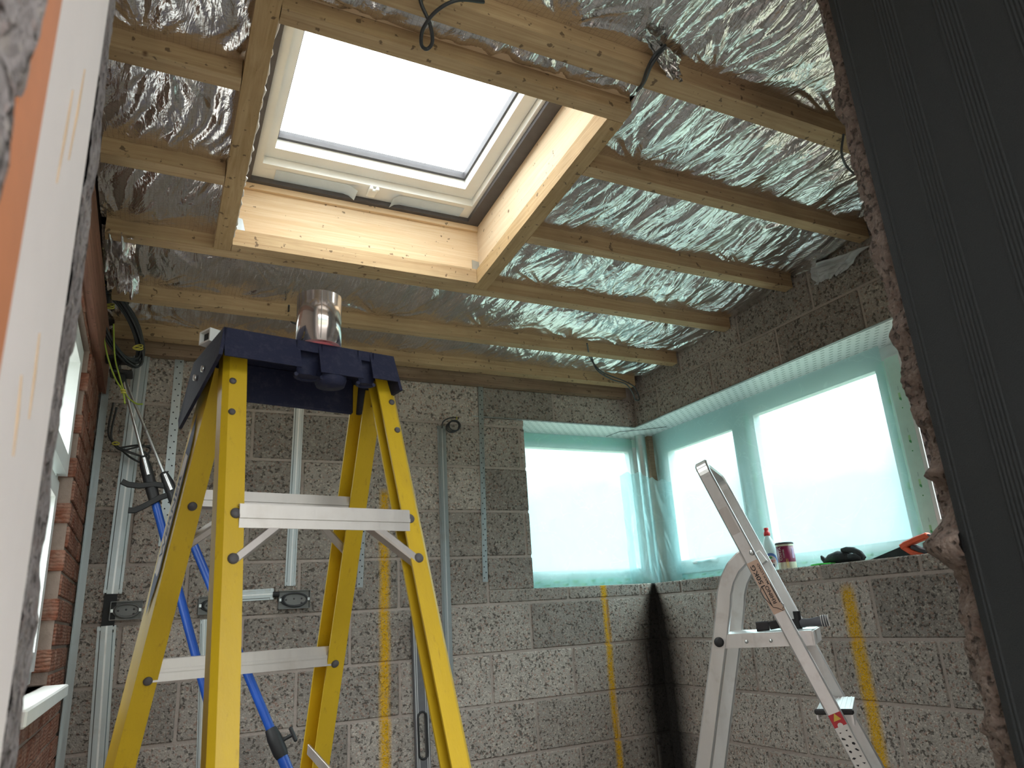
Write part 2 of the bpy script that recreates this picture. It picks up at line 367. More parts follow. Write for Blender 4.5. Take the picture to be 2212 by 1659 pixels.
def yellow():
    m = N('yellow_fibreglass'); v = m.coord((1, 1, .25), rnd=True); f = m.noise(v, 14, 5, .65); g = m.noise(v, 70, 4, .7)
    col = m.mix(f, (.52, .33, .006), (.68, .46, .015)); col = m.mix(m.ramp(g, [(.6, 0.), (.78, .55)]), col, (.25, .13, .02)); col = m.mix(m.ramp(m.noise(v, 5, 4, .7), [(.58, 0.), (.8, .5)]), col, (.34, .20, .03))
    return m.fin(col, m.math('MULTIPLY_ADD', f, .2, .38), 0, m.bump(g, .0008))
M['yellow'] = yellow()
def bluecap():
    m = N('navy_plastic'); v = m.coord(); f = m.noise(v, 60, 5, .75); g = m.noise(m.coord((1, 4, 1)), 30, 5, .8)
    col = m.mix(m.ramp(f, [(.5, 0.), (.85, .5)]), (.008, .011, .040), (.075, .07, .10)); col = m.mix(m.ramp(g, [(.66, 0.), (.74, .4)]), col, (.16, .155, .18))
    return m.fin(col, .78, 0, m.bump(f, .001))
M['cap'] = bluecap()
M['blue'] = simple('blue_painted_tube', (.010, .065, .33), .35, 0, .25, 8)
M['bottle'] = simple('translucent_bottle', (.72, .84, .82), .3, 0, .05, Transmission_Weight=.35)
M['red'] = simple('red_plastic', (.72, .05, .05), .4)
M['maroon'] = simple('maroon_tin', (.20, .008, .05), .35)
M['tin'] = simple('tin_cream', (.62, .58, .44), .35, .4)
M['glove'] = simple('black_glove', (.018, .02, .022), .7, bump=.002)
M['green'] = simple('lime_green_plastic', (.08, .75, .10), .5)
M['sawor'] = simple('orange_saw_grip', (.85, .13, .05), .5)
M['sawgr'] = simple('dark_soft_grip', (.07, .065, .075), .7)
M['sawbl'] = simple('dark_saw_blade', (.035, .045, .045), .4, .5)
M['paper'] = simple('white_print', (.75, .72, .68), .6, 0, .05)
M['peach'] = simple('peach_sticker', (.55, .38, .29), .55, 0, .08)
M['redst'] = simple('red_sticker', (.50, .03, .04), .5)
M['ink'] = simple('black_ink', (.012, .012, .016), .6)
M['inkblue'] = simple('navy_ink', (.02, .025, .10), .6)
M['yelst'] = simple('yellow_print', (.75, .50, .08), .6)
M['leaf'] = simple('green_leaf_print', (.10, .52, .20), .6)
M['leafdk'] = simple('dark_leaf_print', (.10, .40, .17), .6); M['leafpale'] = simple('pale_green_print', (.42, .74, .40), .6); M['greyp'] = simple('grey_print', (.40, .60, .54), .6)
M['mint'] = simple('mint_tape', (.62, .86, .77), .45, 0, .04)
M['filmst'] = simple('blue_protective_film', (.60, .72, .84), .3, 0, .03)
M['lime'] = simple('pink_label', (.80, .42, .44), .5)
def ribbed():
    m = N('dark_ribbed_sheet'); v = m.coord(); f = m.noise(v, 480, 2, .8); b = m.noise(v, 4, 3)
    col = m.mix(f, (.006, .008, .0085), (.024, .028, .028)); col = m.mix(m.math('MULTIPLY', b, .6), col, (.014, .018, .023))
    return m.fin(col, .8, 0, m.bump(f, .0008))
M['ribbed'] = ribbed()
def glass():
    m = N('window_glass'); t = m.t; tr = m.n('ShaderNodeBsdfTransparent'); tr.inputs[0].default_value = (.95, .98, .98, 1)
    gl = m.n('ShaderNodeBsdfGlossy', {'Roughness': .02}); fc = m.n('ShaderNodeLayerWeight', {'Blend': .5}).outputs['Facing']; fr = m.math('MULTIPLY_ADD', m.math('POWER', fc, 5.), .6, .03); mi = m.n('ShaderNodeMixShader')
    t.links.new(fr, mi.inputs[0]); t.links.new(tr.outputs[0], mi.inputs[1]); t.links.new(gl.outputs[0], mi.inputs[2]); t.links.new(mi.outputs[0], m.o.inputs[0]); return m.m
M['glass'] = glass()
def film():
    m = N('turquoise_polythene'); t = m.t; v = m.coord((1, 1, 1)); f = m.noise(v, 7, 4, .6, 1.5); lines = m.ramp(m.math('ABSOLUTE', m.math('SUBTRACT', m.noise(m.coord((1, 1, 1.6)), 4, 3, .5, 1.2), .5)), [(.0, 1.), (.010, 0.)])
    tr = m.n('ShaderNodeBsdfTransparent', {0: m.mix(f, (.70, .925, .965), (.79, .965, .988))})
    nrm = m.bump(f, .003)
    df = m.n('ShaderNodeBsdfDiffuse', {0: (.80, .96, .92), 'Normal': nrm}); tl = m.n('ShaderNodeBsdfTranslucent', {0: (.68, .94, .96), 'Normal': nrm}); gl = m.n('ShaderNodeBsdfGlossy', {0: (.9, 1, 1), 'Roughness': .15, 'Normal': nrm})
    a = m.n('ShaderNodeMixShader', {0: .5}); t.links.new(df.outputs[0], a.inputs[1]); t.links.new(tl.outputs[0], a.inputs[2])
    b = m.n('ShaderNodeMixShader', {0: m.math('MULTIPLY_ADD', lines, .03, .30)}); t.links.new(tr.outputs[0], b.inputs[1]); t.links.new(a.outputs[0], b.inputs[2])
    c = m.n('ShaderNodeMixShader', {0: .04}); t.links.new(b.outputs[0], c.inputs[1]); t.links.new(gl.outputs[0], c.inputs[2])
    t.links.new(c.outputs[0], m.o.inputs[0]); return m.m
M['film'] = film()
M['sheet'] = simple('grey_breather_membrane', (.50, .52, .53), .45, .2, .12, 10, .002)
M['leafgreen'] = simple('tree_leaves', (.10, .18, .08), .6, 0, .4, 5)

# ------------------------------------------------------------------ room shell
XL, XR, YB, YF = -.239, 2.492, 3.329, .76
SILL, HEAD = H0 + .125, H0 + 1.0
Z0 = H0 + .059                       # a bed joint
floor = MB().box(V(-3, -3.2, -.12), V(3.2, 4.0, 0)).build('floor', M['floor'], kind='structure')
MB().box(V(-60, -60, -.4), V(60, 60, -.13)).build('ground', simple('ground_outside', (.12, .13, .09), .95), kind='structure', label='flat ground outside the building')
WX0, WY0 = 1.757, .95                # window opening limits on the two walls
TOPB, TOPR = H0 + 1.168, H0 + 1.62
wb = MB()
for a, b in ((V(XL - .3, YB + .006, 0), V(XR + .3, YB + .34, SILL - .006)), (V(XL - .3, YB + .006, SILL - .006), V(WX0 - .004, YB + .34, HEAD + .004)), (V(XL - .3, YB + .006, HEAD + .004), V(XR + .3, YB + .34, H0 + 1.75))): wb.box(a, b)
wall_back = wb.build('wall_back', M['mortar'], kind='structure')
wr = MB()
for a, b in ((V(XR + .006, .3, 0), V(XR + .34, YB + .006, SILL - .006)), (V(XR + .006, .3, SILL - .006), V(XR + .34, WY0, HEAD + .004)), (V(XR + .006, .3, HEAD + .004), V(XR + .34, YB + .006, H0 + 1.75))): wr.box(a, b)
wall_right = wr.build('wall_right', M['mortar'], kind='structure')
def lay(parent, axis, lo, hi, plane, sgn, joint, top, opening, bw, bh, g, mat, name, z_from=0., zref=Z0, jit=.0015, depth=.1):
    k0 = int(math.floor((z_from - zref) / bh)); k = k0
    while zref + bh * k < top:
        z0 = max(zref + bh * k + g / 2, z_from); z1 = min(zref + bh * (k + 1) - g / 2, top)
        off = joint + (bw / 2 if k % 2 == 0 else 0); i = int(math.floor((lo - off) / bw))
        while off + bw * i < hi:
            a = max(off + bw * i + g / 2, lo); b = min(off + bw * (i + 1) - g / 2, hi); i += 1
            rects = [(a, b, z0, z1)]
            for o in opening:
                nr = []
                for (p, q, r, s) in rects:
                    if q <= o[0] or p >= o[1] or s <= o[2] or r >= o[3]: nr.append((p, q, r, s)); continue
                    if r < o[2]: nr.append((p, q, r, o[2]))
                    if s > o[3]: nr.append((p, q, o[3], s))
                    rr, ss = max(r, o[2]), min(s, o[3])
                    if p < o[0]: nr.append((p, o[0], rr, ss))
                    if q > o[1]: nr.append((o[1], q, rr, ss))
                rects = nr
            for (p, q, r, s) in rects:
                if q - p < .02 or s - r < .012: continue
                d = random.uniform(-jit, jit); c = (plane + sgn * (depth / 2 + d))
                cc = V((p + q) / 2, c, (r + s) / 2) if axis == 0 else V(c, (p + q) / 2, (r + s) / 2)
                dims = (q - p, depth, s - r) if axis == 0 else (depth, q - p, s - r)
                key = (name, tuple(round(t, 3) for t in dims))
                if key not in MESH:
                    mb = MB().obox(cc, V(1, 0, 0), V(0, 1, 0), V(0, 0, 1), *dims, bev=.0045 if name == 'block' else .003)
                    o_ = mb.build(name, mat, parent, location=cc); MESH[key] = o_.data
                else: link(name, MESH[key], cc, parent)
        k += 1
MESH = {}
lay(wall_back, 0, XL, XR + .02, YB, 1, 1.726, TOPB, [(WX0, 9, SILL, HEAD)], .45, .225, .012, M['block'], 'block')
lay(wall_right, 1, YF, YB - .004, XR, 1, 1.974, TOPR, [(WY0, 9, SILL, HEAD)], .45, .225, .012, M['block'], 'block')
# left brick wall with its window
LW = (1.75, 2.74, H0 - .115, H0 + .965)
wl = MB()
for a, b in ((V(XL - .25, .3, 0), V(XL - .006, YB + .01, LW[2])), (V(XL - .25, .3, LW[2]), V(XL - .006, LW[0], LW[3])), (V(XL - .25, LW[1] + .006, LW[2]), V(XL - .006, YB + .01, LW[3])), (V(XL - .25, .3, LW[3]), V(XL - .006, YB + .01, H0 + 1.75))): wl.box(a, b)
wall_left = wl.build('wall_left', M['bmortar'], kind='structure')
lay(wall_left, 1, 1.45, YB - .004, XL, -1, 1.62, H0 + 1.0, [LW], .225, .075, .010, M['brick'], 'brick', z_from=.45, zref=H0 + .965 - .075 * 24, jit=.003, depth=.1025)
MB().box(V(XL - .001, .8, H0 + .985), V(XL + .022, YB - .01, H0 + 1.19)).build('timber_board', M['oldwood'], wall_left, label='old red-brown timber board along the wall top')

# front wall: the broken doorway the view goes through
wf = MB()
wf.box(V(XR - .0, .34, 0), V(1.125, .735, H0 + 1.75)); wf.box(V(XL - .3, .30, 0), V(-.098, .70, H0 + 1.75)); wf.box(V(-.098, .3, H0 + 1.5), V(1.125, .735, H0 + 1.75))
wall_front = wf.build('wall_front', M['roughgrey'], kind='structure')
def jag(name, path, z0, z1, amp, seed, mat, parent, step=.005, dents=(), **kw):
    # broken masonry edge: profile path in plan swept up with strong relief
    path = [np.asarray(p, float) for p in path]; L = [0]
    for a, b in zip(path[:-1], path[1:]): L.append(L[-1] + np.linalg.norm(b - a))
    nu = int(L[-1] / step) + 1; nv = int((z1 - z0) / step) + 1
    s = np.linspace(0, L[-1], nu); px = np.interp(s, L, [p[0] for p in path]); py = np.interp(s, L, [p[1] for p in path])
    tx, ty = np.gradient(px), np.gradient(py); n = np.stack([ty, -tx], 1); n /= np.linalg.norm(n, axis=1)[:, None]
    for _ in range(3): n[1:-1] = (n[:-2] + n[1:-1] + n[2:]) / 3
    z = np.linspace(z0, z1, nv); S, Z = np.meshgrid(s, z, indexing='ij')
    h = amp * (1.1 * fbm(S * 9 + 3, Z * 5, seed, 3) + .9 * fbm(S * 30, Z * 26, seed + 2, 4)) + .35 * amp * np.abs(fbm(S * 90, Z * 90, seed + 3, 2))
    st = (np.floor((Z - .1) / .225) % 2) * .35 * amp; h = h + st
    for zc_, wz, am in dents: h = h + am * np.exp(-((Z - zc_) / wz) ** 2)
    X = px[:, None] + n[:, 0:1] * h; Y = py[:, None] + n[:, 1:2] * h
    return grid(name, np.stack([X.ravel(), Y.ravel(), Z.ravel()], 1), nu, nv, mat, parent, **kw)
jag('broken_block_edge', [(1.089, .677), (1.089, .702), (1.108, .734), (1.45, .745)], 0, H0 + 1.7, .017, 1, M['rough'], wall_front, label='broken brown block edge of the doorway', flip=True, dents=((H0 + .066, .027, -.042), (H0 + .004, .024, .010), (H0 + .175, .010, -.014)))
jag('broken_block_edge', [(-.30, .745), (-.11, .745), (-.080, .735), (-.076, .615)], 0, H0 + 1.7, .005, 4, M['roughgrey'], wall_front, label='rough grey block edge beside the plaster strip', flip=True)
MB().box(V(-.12, .615, 0), V(-.075, .419, H0 + 1.7)).build('plaster_strip', M['plaster'], wall_front, label='pale plasterboard strip with two scratches')
MB().box(V(-.12, .419, 0), V(-.075, .358, H0 + 1.7)).build('orange_strip', M['orange'], wall_front, label='orange board edge')
jag('broken_block_edge', [(-.080, .362), (-.071, .343), (-.068, .12)], 0, H0 + 1.7, .008, 5, M['roughgrey'], wall_front, label='rough dark grey block edge nearest the camera', flip=True)
sc = MB()
for (x0, y0, x1, y1) in ((183, 150, 148, 345), (157, 195, 122, 395), (85, 720, 62, 905), (46, 810, 28, 985)):
    a, b = at(x0, y0, 0, -.0748), at(x1, y1, 0, -.0748); sc.tube([a, (a + b) / 2, b], [.0006, .0011, .0006], 5)
sc.build('scratch', simple('scratch_ochre', (.62, .44, .27), .8), wall_front)
# dark ribbed sheet on the right reveal
pr = []; y = .06; x0 = 1.068
marks = []
while y < .668:
    marks.append(y); y += .001
prof = []
for y in marks:
    g = (y * 1000) % 92
    d = 0.0012 * (math.sin(g * 2 * math.pi / 6) * .5 + .5) if 14 < g < 50 else .0012
    prof.append((x0 + d, y))
prof.append((x0 + .003, .678)); prof.append((x0 + .02, .678)); prof.append((x0 + .02, .06))
dark = MB().prism(prof, V(0, 0, .02), V(1, 0, 0), V(0, 1, 0), V(0, 0, 1), 2.75).build('ribbed_sheet', M['ribbed'], label='dark grey ribbed sheet lining the right side of the doorway', cat='sheet')
# space behind the viewer: roof and side walls, open to the sky at its far end
MB().box(V(-1.2, -2.4, 0), V(-1.0, .3, 2.75)).build('wall_side', M['plaster'], kind='structure')
MB().box(V(2.4, -2.4, 0), V(2.6, .3, 2.75)).build('wall_side', M['plaster'], kind='structure')

# ------------------------------------------------------------------ ceiling
SX0, SX1, SY0, SY1 = .17, 1.13, 1.39, 2.45    # skylight shaft
cb = MB()
def slab(x0, x1, y0, y1):
    P = []
    for dz in (.20, .34):
        for (x, y) in ((x0, y0), (x1, y0), (x1, y1), (x0, y1)): P.append(V(x, y, zc(y) + dz))
    cb.add(P, [(0, 3, 2, 1), (4, 5, 6, 7), (0, 1, 5, 4), (1, 2, 6, 5), (2, 3, 7, 6), (3, 0, 4, 7)])
slab(XL - .3, SX0 - .03, .3, 3.7); slab(SX1 + .03, XR + .35, .3, 3.7); slab(SX0 - .03, SX1 + .03, .3, SY0 - .015); slab(SX0 - .03, SX1 + .03, SY1 + .03, 3.7)
slab(-1.2, 2.6, -2.4, .3)
ceiling = cb.build('ceiling', M['deck'], kind='structure')
def battx(x0, x1, y0, y1, h=.062, dz=0, mat='woodx', name='batten', label=None):
    P = []
    for (y, z) in ((y0, 0), (y1, 0), (y1, h), (y0, h)):
        for x in (x0, x1): P.append(V(x, y, zc(y) + dz + z))
    MB().add(P, [(0, 2, 3, 1), (2, 4, 5, 3), (4, 6, 7, 5), (6, 0, 1, 7), (0, 6, 4, 2), (1, 3, 5, 7)]).build(name, M[mat], ceiling, label=label, location=V((x0 + x1) / 2, (y0 + y1) / 2, zc((y0 + y1) / 2)))
XE = XR - .012
battx(XL + .03, XE - .05, 3.20, 3.25); battx(XL + .03, XE, 2.875, 2.92); battx(XL + .02, XE, 2.452, 2.497)
for yb in (2.09, 1.684): battx(XL + .02, .112, yb - .045, yb); battx(1.162, XE, yb - .045, yb)
battx(XL + .02, .112, 1.24, 1.30); battx(.17, XE, 1.24, 1.30); battx(XL + .02, XE, .80, .86)
battx(.172, 1.10, 2.408, 2.450)
battx(.172, 1.158, 1.392, 1.437)
battx(.114, .170, 1.0, 2.450, mat='woody'); battx(1.102, 1.160, 1.439, 2.450, mat='woody')
MB().box(V(XL + .02, 3.285, H0 + 1.168), V(XE - .06, YB + .03, H0 + 1.27)).build('wall_plate', M['plate'], ceiling, label='weathered timber wall plate on the back wall')

# foil insulation: one quilt, a sheet showing in every bay
quilt = thing('foil_quilt', (1.1, 2.0, zc(2.0) + .05), 'crinkled silver foil insulation quilt stapled above the ceiling battens', 'insulation')
def bay(x0, x1, y0, y1, seed, step=.006, bulge=.014):
    nx = max(3, int((x1 - x0) / step)); ny = max(3, int((y1 - y0) / step))
    x = np.linspace(x0, x1, nx); yy = np.linspace(y0, y1, ny); X, Y = np.meshgrid(x, yy, indexing='ij'); t = (Y - y0) / (y1 - y0)
    rid = lambda n: 1 - np.abs(2 * n - 1) * 2
    wx = X + .09 * fbm(X * 3 + seed, Y * 4, seed, 2); wy = Y
    wx = wx + .35 * (noise(X * 1.7 + seed, Y * 0 + 3, seed + 4) - .5) * (y1 - Y)
    h = .0100 * rid(noise(wx * 11 + seed * 7, wy * 1.7 + seed, seed)) + .0060 * rid(noise(wx * 27 + 3, wy * 3.2 + seed * 2 + .5 * wx, seed + 1)) + .0022 * rid(noise(wx * 62 + wy * 15, wy * 9, seed + 2))
    r = random.Random(seed * 13 + 5); xs = x0 + r.uniform(.05, .3)
    while xs < x1:                                       # folds fanning out from the staples
        for (ye, pr_) in ((y1, .75), (y0, .35)):
            if r.random() < pr_:
                dx = X - xs; dy = (Y - ye); d = np.sqrt(dx ** 2 + dy ** 2) + 1e-4; th = np.arctan2(dx, np.abs(dy) + 1e-4)
                w = np.exp(-(d / .20) ** 2) * (1 - np.exp(-d / .02)); k = r.uniform(3.5, 6)
                h = h * (1 - .6 * w) + w * np.minimum(.010, d * .09) * rid(noise(th * k + xs * 9, d * 2, seed + 3))
        xs += r.uniform(.3, .6)
    pin = np.minimum(1, np.minimum(t, 1 - t) / .10)
    zz = H0 + 1.214 + .087 * (3.25 - Y) + .056 - bulge * np.sin(np.pi * t) ** .8 - h * (.35 + .65 * pin)
    g = grid('foil_sheet', np.stack([X.ravel(), Y.ravel(), zz.ravel()], 1), nx, ny, M['foil'], quilt, smooth=True, flip=True)
    return g
XQ0, XQ1 = XL + .004, XR - .006
for i, (a, b, c, d) in enumerate([(XQ0, XQ1, 3.25, 3.325), (XQ0, XQ1, 2.92, 3.20), (XQ0, XQ1, 2.497, 2.875), (XQ0, .114, 2.09, 2.452), (1.16, XQ1, 2.09, 2.452), (XQ0, .114, 1.684, 2.045), (1.16, XQ1, 1.684, 2.045),
        (XQ0, .114, 1.30, 1.639), (1.16, XQ1, 1.30, 1.639), (.17, 1.16, 1.30, 1.392), (XQ0, XQ1, .86, 1.24), (XQ0, XQ1, .3, .80)]): bay(a, b, c, d, i + 1)
def rag(name, quad, seed, mat, label, parent=None, cat=None, amp=.02, n=36):   # hanging crumpled flap; quad = 4 corner points
    A, B, C, D = [np.asarray(q, float) for q in quad]; u = np.linspace(0, 1, n); Ug, Vg = np.meshgrid(u, u, indexing='ij'); Ug1 = Ug + .06 * fbm(Vg * 6, Ug * 6, seed)
    P = (A[None, None] * ((1 - Ug) * (1 - Vg))[..., None] + B * (Ug * (1 - Vg))[..., None] + C * (Ug * Vg)[..., None] + D * ((1 - Ug) * Vg)[..., None])
    nrm = unit(np.cross(B - A, D - A)); h = amp * (1 - 2 * np.abs(2 * noise(Ug1 * 5 + seed, Vg * 3, seed) - 1)) + amp * .4 * fbm(Ug * 14, Vg * 14, seed + 1)
    P = P + nrm * h[..., None]; P[..., 2] += (.02 * fbm(Ug * 9 + 5, Vg * 0 + seed, seed)) * Vg
    return grid(name, P.reshape(-1, 3), n, n, mat, parent, label=label, cat=cat)
rag('foil_flap', [at(222, 490, 1, 2.45), at(290, 505, 1, 2.45), at(300, 640, 1, 2.75), at(232, 630, 1, 2.75)], 2, M['foil'], 'torn foil flap hanging at the left wall', quilt, None, .03)
rag('foil_flap', [at(1390, 60, 2, zc(1.1) + .02), at(1470, 130, 2, zc(1.1) + .02), at(1475, 180, 2, zc(1.1) - .02), at(1425, 150, 2, zc(1.1) - .02)], 5, M['foil'], 'torn crumpled foil at a cable hole', quilt, None, .012, 24)
rag('membrane_flap', [at(1745, 575, 0, 2.47), at(1880, 528, 0, 2.46), at(1815, 588, 0, 2.475), at(1762, 615, 0, 2.48)], 4, M['sheet'], 'grey membrane folded over the top of the right wall', None, 'membrane', .012)

# ------------------------------------------------------------------ skylight
sky = thing('window_4', (.65, 1.9, zc(1.9) + .3), 'white roof window above a pine lined shaft', None, None, 'structure'); del sky['label']
def ring(name, x0, x1, y0, y1, wl_, wr_, wn, wf_, d0, d1, mat, parent=None, label=None):
    mb = MB()
    for (a, b, c, d) in ((x0, x0 + wl_, y0, y1), (x1 - wr_, x1, y0, y1), (x0 + wl_, x1 - wr_, y0, y0 + wn), (x0 + wl_, x1 - wr_, y1 - wf_, y1)):
        P = [V(x, y, zc(y) + q) for q in (d0, d1) for (x, y) in ((a, c), (b, c), (b, d), (a, d))]
        mb.add(P, [(0, 3, 2, 1), (4, 5, 6, 7), (0, 1, 5, 4), (1, 2, 6, 5), (2, 3, 7, 6), (3, 0, 4, 7)])
    return mb.build(name, M[mat], parent or sky, label=label)
def linery(x0, x1, y0, y1, d0, d1, mat, label=None):
    P = [V(x, y, zc(y) + q) for q in (d0, d1) for (x, y) in ((x0, y0), (x1, y0), (x1, y1), (x0, y1))]
    MB().add(P, [(0, 3, 2, 1), (4, 5, 6, 7), (0, 1, 5, 4), (1, 2, 6, 5), (2, 3, 7, 6), (3, 0, 4, 7)]).build('liner_board', M[mat], sky, label=label, location=V((x0 + x1) / 2, (y0 + y1) / 2, zc(y0) + .15))
linery(.15, 1.15, 2.452, 2.474, .046, .285, 'pinex'); linery(1.131, 1.150, 1.40, 2.451, .046, .285, 'piney'); linery(.150, .169, 1.40, 2.451, .046, .285, 'piney'); linery(.15, 1.15, 1.37, 1.390, .046, .285, 'pinex')
linery(.170, 1.130, 2.440, 2.4515, .262, .285, 'pinex')
ring('gasket', .15, 1.15, 1.36, 2.474, .07, .07, .05, .05, .286, .305, 'gasket')
ring('frame', .205, 1.115, 1.36, 2.450, .045, .048, .09, .105, .305, .40, 'whitewarm')
sash = ring('sash', .253, 1.064, 1.44, 2.342, .03, .05, .07, .052, .335, .40, 'whitewarm')
ring('seal', .283, 1.014, 1.50, 2.290, .008, .008, .008, .012, .375, .405, 'gasket')
P = [V(x, y, zc(y) + q) for q in (.388, .392) for (x, y) in ((.28, 1.5), (1.02, 1.5), (1.02, 2.292), (.28, 2.292))]
MB().add(P, [(0, 3, 2, 1), (4, 5, 6, 7), (0, 1, 5, 4), (1, 2, 6, 5), (2, 3, 7, 6), (3, 0, 4, 7)]).build('pane', M['glass'], sky)
def cpl(px, py, dz):
    r = ray(px, py); t = (1.214 + .087 * 3.25 + dz) / (r[2] + .087 * r[1]); return CAM + r * t
c0 = cpl(803, 415, .30)
lt = MB().obox(c0 + V(0, 0, -.004), V(1, 0, 0), V(0, 1, 0), V(0, 0, 1), .034, .05, .012, bev=.003).build('latch', M['whitewarm'], sky)
MB().obox(c0 + V(-.012, -.035, -.008), V(1, 0, 0), V(0, 1, 0), V(0, 0, 1), .012, .02, .016, bev=.003).obox(c0 + V(.012, -.035, -.008), V(1, 0, 0), V(0, 1, 0), V(0, 0, 1), .012, .02, .016, bev=.003).build('catch', M['whitewarm'], lt)
for (x0, x1) in ((.30, .60), (.74, 1.04)):
    mb = MB(); nx = 14
    Pq = []
    for i in range(nx + 1):
        x = x0 + (x1 - x0) * i / nx; cu = (.02 * max(0, (i - nx + 2) / 2) ** 2 if x0 < .5 else .022 * max(0, (2 - i) / 2) ** 2)
        for y in (2.365, 2.425): Pq.append(V(x, y, zc(y) + .3035 - cu))
    mb.add(Pq, [(2 * i, 2 * i + 1, 2 * i + 3, 2 * i + 2) for i in range(nx)], True); mb.build('protective_strip', M['filmst'], sky, label='pale blue peeling protective film')
# metal plates and grey sealant in the shaft corners
for (px, py) in ((522, 500), (1035, 590)):
    c = at(px, py, 1, 2.448); MB().prism([(-.03, -.02), (.03, -.03), (.012, .0), (.0, .05), (-.03, .055)], c, V(1, 0, 0), V(0, 0, 1), V(0, -1, 0), .002).build('corner_plate', M['galv'], sky)
def bead(a, b, r, seed):
    n = 60; P = []
    for i in range(n + 1):
        t = i / n; P.append(np.asarray(a) * (1 - t) + np.asarray(b) * t + V(random.uniform(-1, 1), random.uniform(-1, 1), random.uniform(-1, 1)) * r * .5)
    return P
MB().tube(bead(V(.175, 2.447, zc(2.44) + .05), V(1.125, 2.447, zc(2.44) + .05), .006, 1), [random.uniform(.003, .007) for _ in range(61)], 6).build('sealant', M['paper'], sky)
MB().tube(bead(V(1.127, 1.44, zc(1.44) + .05), V(1.127, 2.44, zc(2.44) + .05), .006, 2), [random.uniform(.003, .008) for _ in range(61)], 6).build('sealant', M['paper'], sky)
MB().tube(bead(V(.172, 1.44, zc(1.44) + .02), V(.172, 2.40, zc(2.4) + .02), .006, 3), [random.uniform(.001, .006) for _ in range(61)], 6).build('sealant', M['paper'], sky)

# ------------------------------------------------------------------ corner windows
def frame_rect(mb, ax, plane, a0, a1, z0, z1, w, dep, wt=None, wb_=None):
    wt = wt or w; wb_ = wb_ or w
    def bx(p, q, r, s):
        if ax == 0: mb.box(V(p, plane, r), V(q, plane + dep, s))
        else: mb.box(V(plane, p, r), V(plane + dep, q, s))
    bx(a0, a0 + w, z0, z1); bx(a1 - w, a1, z0, z1); bx(a0 + w, a1 - w, z0, z0 + wb_); bx(a0 + w, a1 - w, z1 - wt, z1)
def pane(ax, plane, a0, a1, z0, z1, parent):
    mb = MB()
    if ax == 0: mb.box(V(a0, plane, z0), V(a1, plane + .006, z1))
    else: mb.box(V(plane, a0, z0), V(plane + .006, a1, z1))
    mb.build('pane', M['glass'], parent)
w1 = thing('window_1', (2.2, 3.6, SILL), None, None, None, 'structure')
mb = MB(); frame_rect(mb, 0, 3.575, 1.79, 2.685, SILL, HEAD, .062, .07, .066, .082); mb.build('frame', M['white'], w1)
mb = MB(); frame_rect(mb, 0, 3.583, 1.852, 2.623, SILL + .082, HEAD - .066, .014, .045); mb.build('glazing_bead', M['white'], w1)
pane(0, 3.615, 1.86, 2.615, SILL + .09, HEAD - .07, w1)
w2 = thing('window_2', (2.74, 2.2, SILL), None, None, None, 'structure')
mb = MB(); frame_rect(mb, 1, 2.745, .90, 3.475, SILL, HEAD, .055, .07, .07, .06)
for ym in (2.715, 1.885): mb.box(V(2.745, ym - .032, SILL + .06), V(2.815, ym + .032, HEAD - .07))
mb.build('frame', M['white'], w2)
mb = MB(); frame_rect(mb, 1, 2.733, 2.735, 3.43, SILL + .045, HEAD - .055, .062, .06); s1 = mb.build('sash', M['white'], w2)
mb = MB(); frame_rect(mb, 1, 2.728, 2.795, 3.37, SILL + .105, HEAD - .115, .012, .03); mb.build('glazing_bead', M['white'], s1)
pane(1, 2.775, 2.80, 3.365, SILL + .11, HEAD - .12, w2)
mb = MB(); frame_rect(mb, 1, 2.750, 1.917, 2.683, SILL + .06, HEAD - .07, .016, .045); mb.build('glazing_bead', M['white'], w2)
pane(1, 2.785, 1.93, 2.67, SILL + .07, HEAD - .08, w2)
mb = MB(); frame_rect(mb, 1, 2.725, .93, 1.865, SILL + .045, HEAD - .055, .075, .065); s3 = mb.build('sash', M['white'], w2)
mb = MB(); frame_rect(mb, 1, 2.718, 1.0, 1.795, SILL + .115, HEAD - .125, .016, .03); mb.build('glazing_bead', M['white'], s3)
pane(1, 2.775, 1.01, 1.785, SILL + .125, HEAD - .135, w2)
hd = at(1525, 1212, 0, 2.722)
MB().tube([hd + V(.012, .10, -.003), hd + V(-.012, .085, 0), hd + V(-.014, 0, 0), hd + V(-.012, -.06, 0), hd + V(.012, -.08, 0)], [.008, .009, .009, .011, .012], 10).build('handle', M['white'], s1)
# steel corner post
MB().tube([V(2.628, 3.478, SILL - .005), V(2.628, 3.478, HEAD)], .031, 28).build('corner_post', metal('painted_steel_post', (.55, .60, .58), .35), label='round grey steel post standing in the corner between the two windows', cat='post')
MB().box(V(2.684, 3.474, SILL), V(2.76, 3.66, HEAD)).build('trim_1', M['plate'], kind='structure')
# lintels
def lin(name, a, b, lipa, lipb, lab):
    t = thing(name, ((a[0] + b[0]) / 2, (a[1] + b[1]) / 2, HEAD), lab, 'lintel')
    MB().box(a, b).build('soffit_plate', M['lintel'], t); MB().box(lipa, lipb).build('lip', M['galv'], t); return t
lin('steel_lintel', V(WX0 - .04, YB + .002, HEAD - .001), V(2.50, 3.70, HEAD + .003), V(WX0 - .30, YB - .006, HEAD + .001), V(XR - .008, YB + .004, HEAD + .005), 'perforated steel lintel over the smaller window in the back wall')
lin('steel_lintel', V(XR + .002, .8, HEAD - .001), V(2.80, 3.70, HEAD + .003), V(XR - .008, .8, HEAD + .001), V(XR + .004, YB, HEAD + .005), 'long perforated steel lintel over the wide window in the right wall')
MB().tube([at(1310, 943, 2, HEAD - .006), at(1340, 932, 2, HEAD - .006), at(1372, 930, 2, HEAD - .006), at(1440, 922, 2, HEAD - .006), ], .0016, 6).build('tie_wire', M['cable'], label='thin bent wire under the lintel at the window corner', cat='wire')
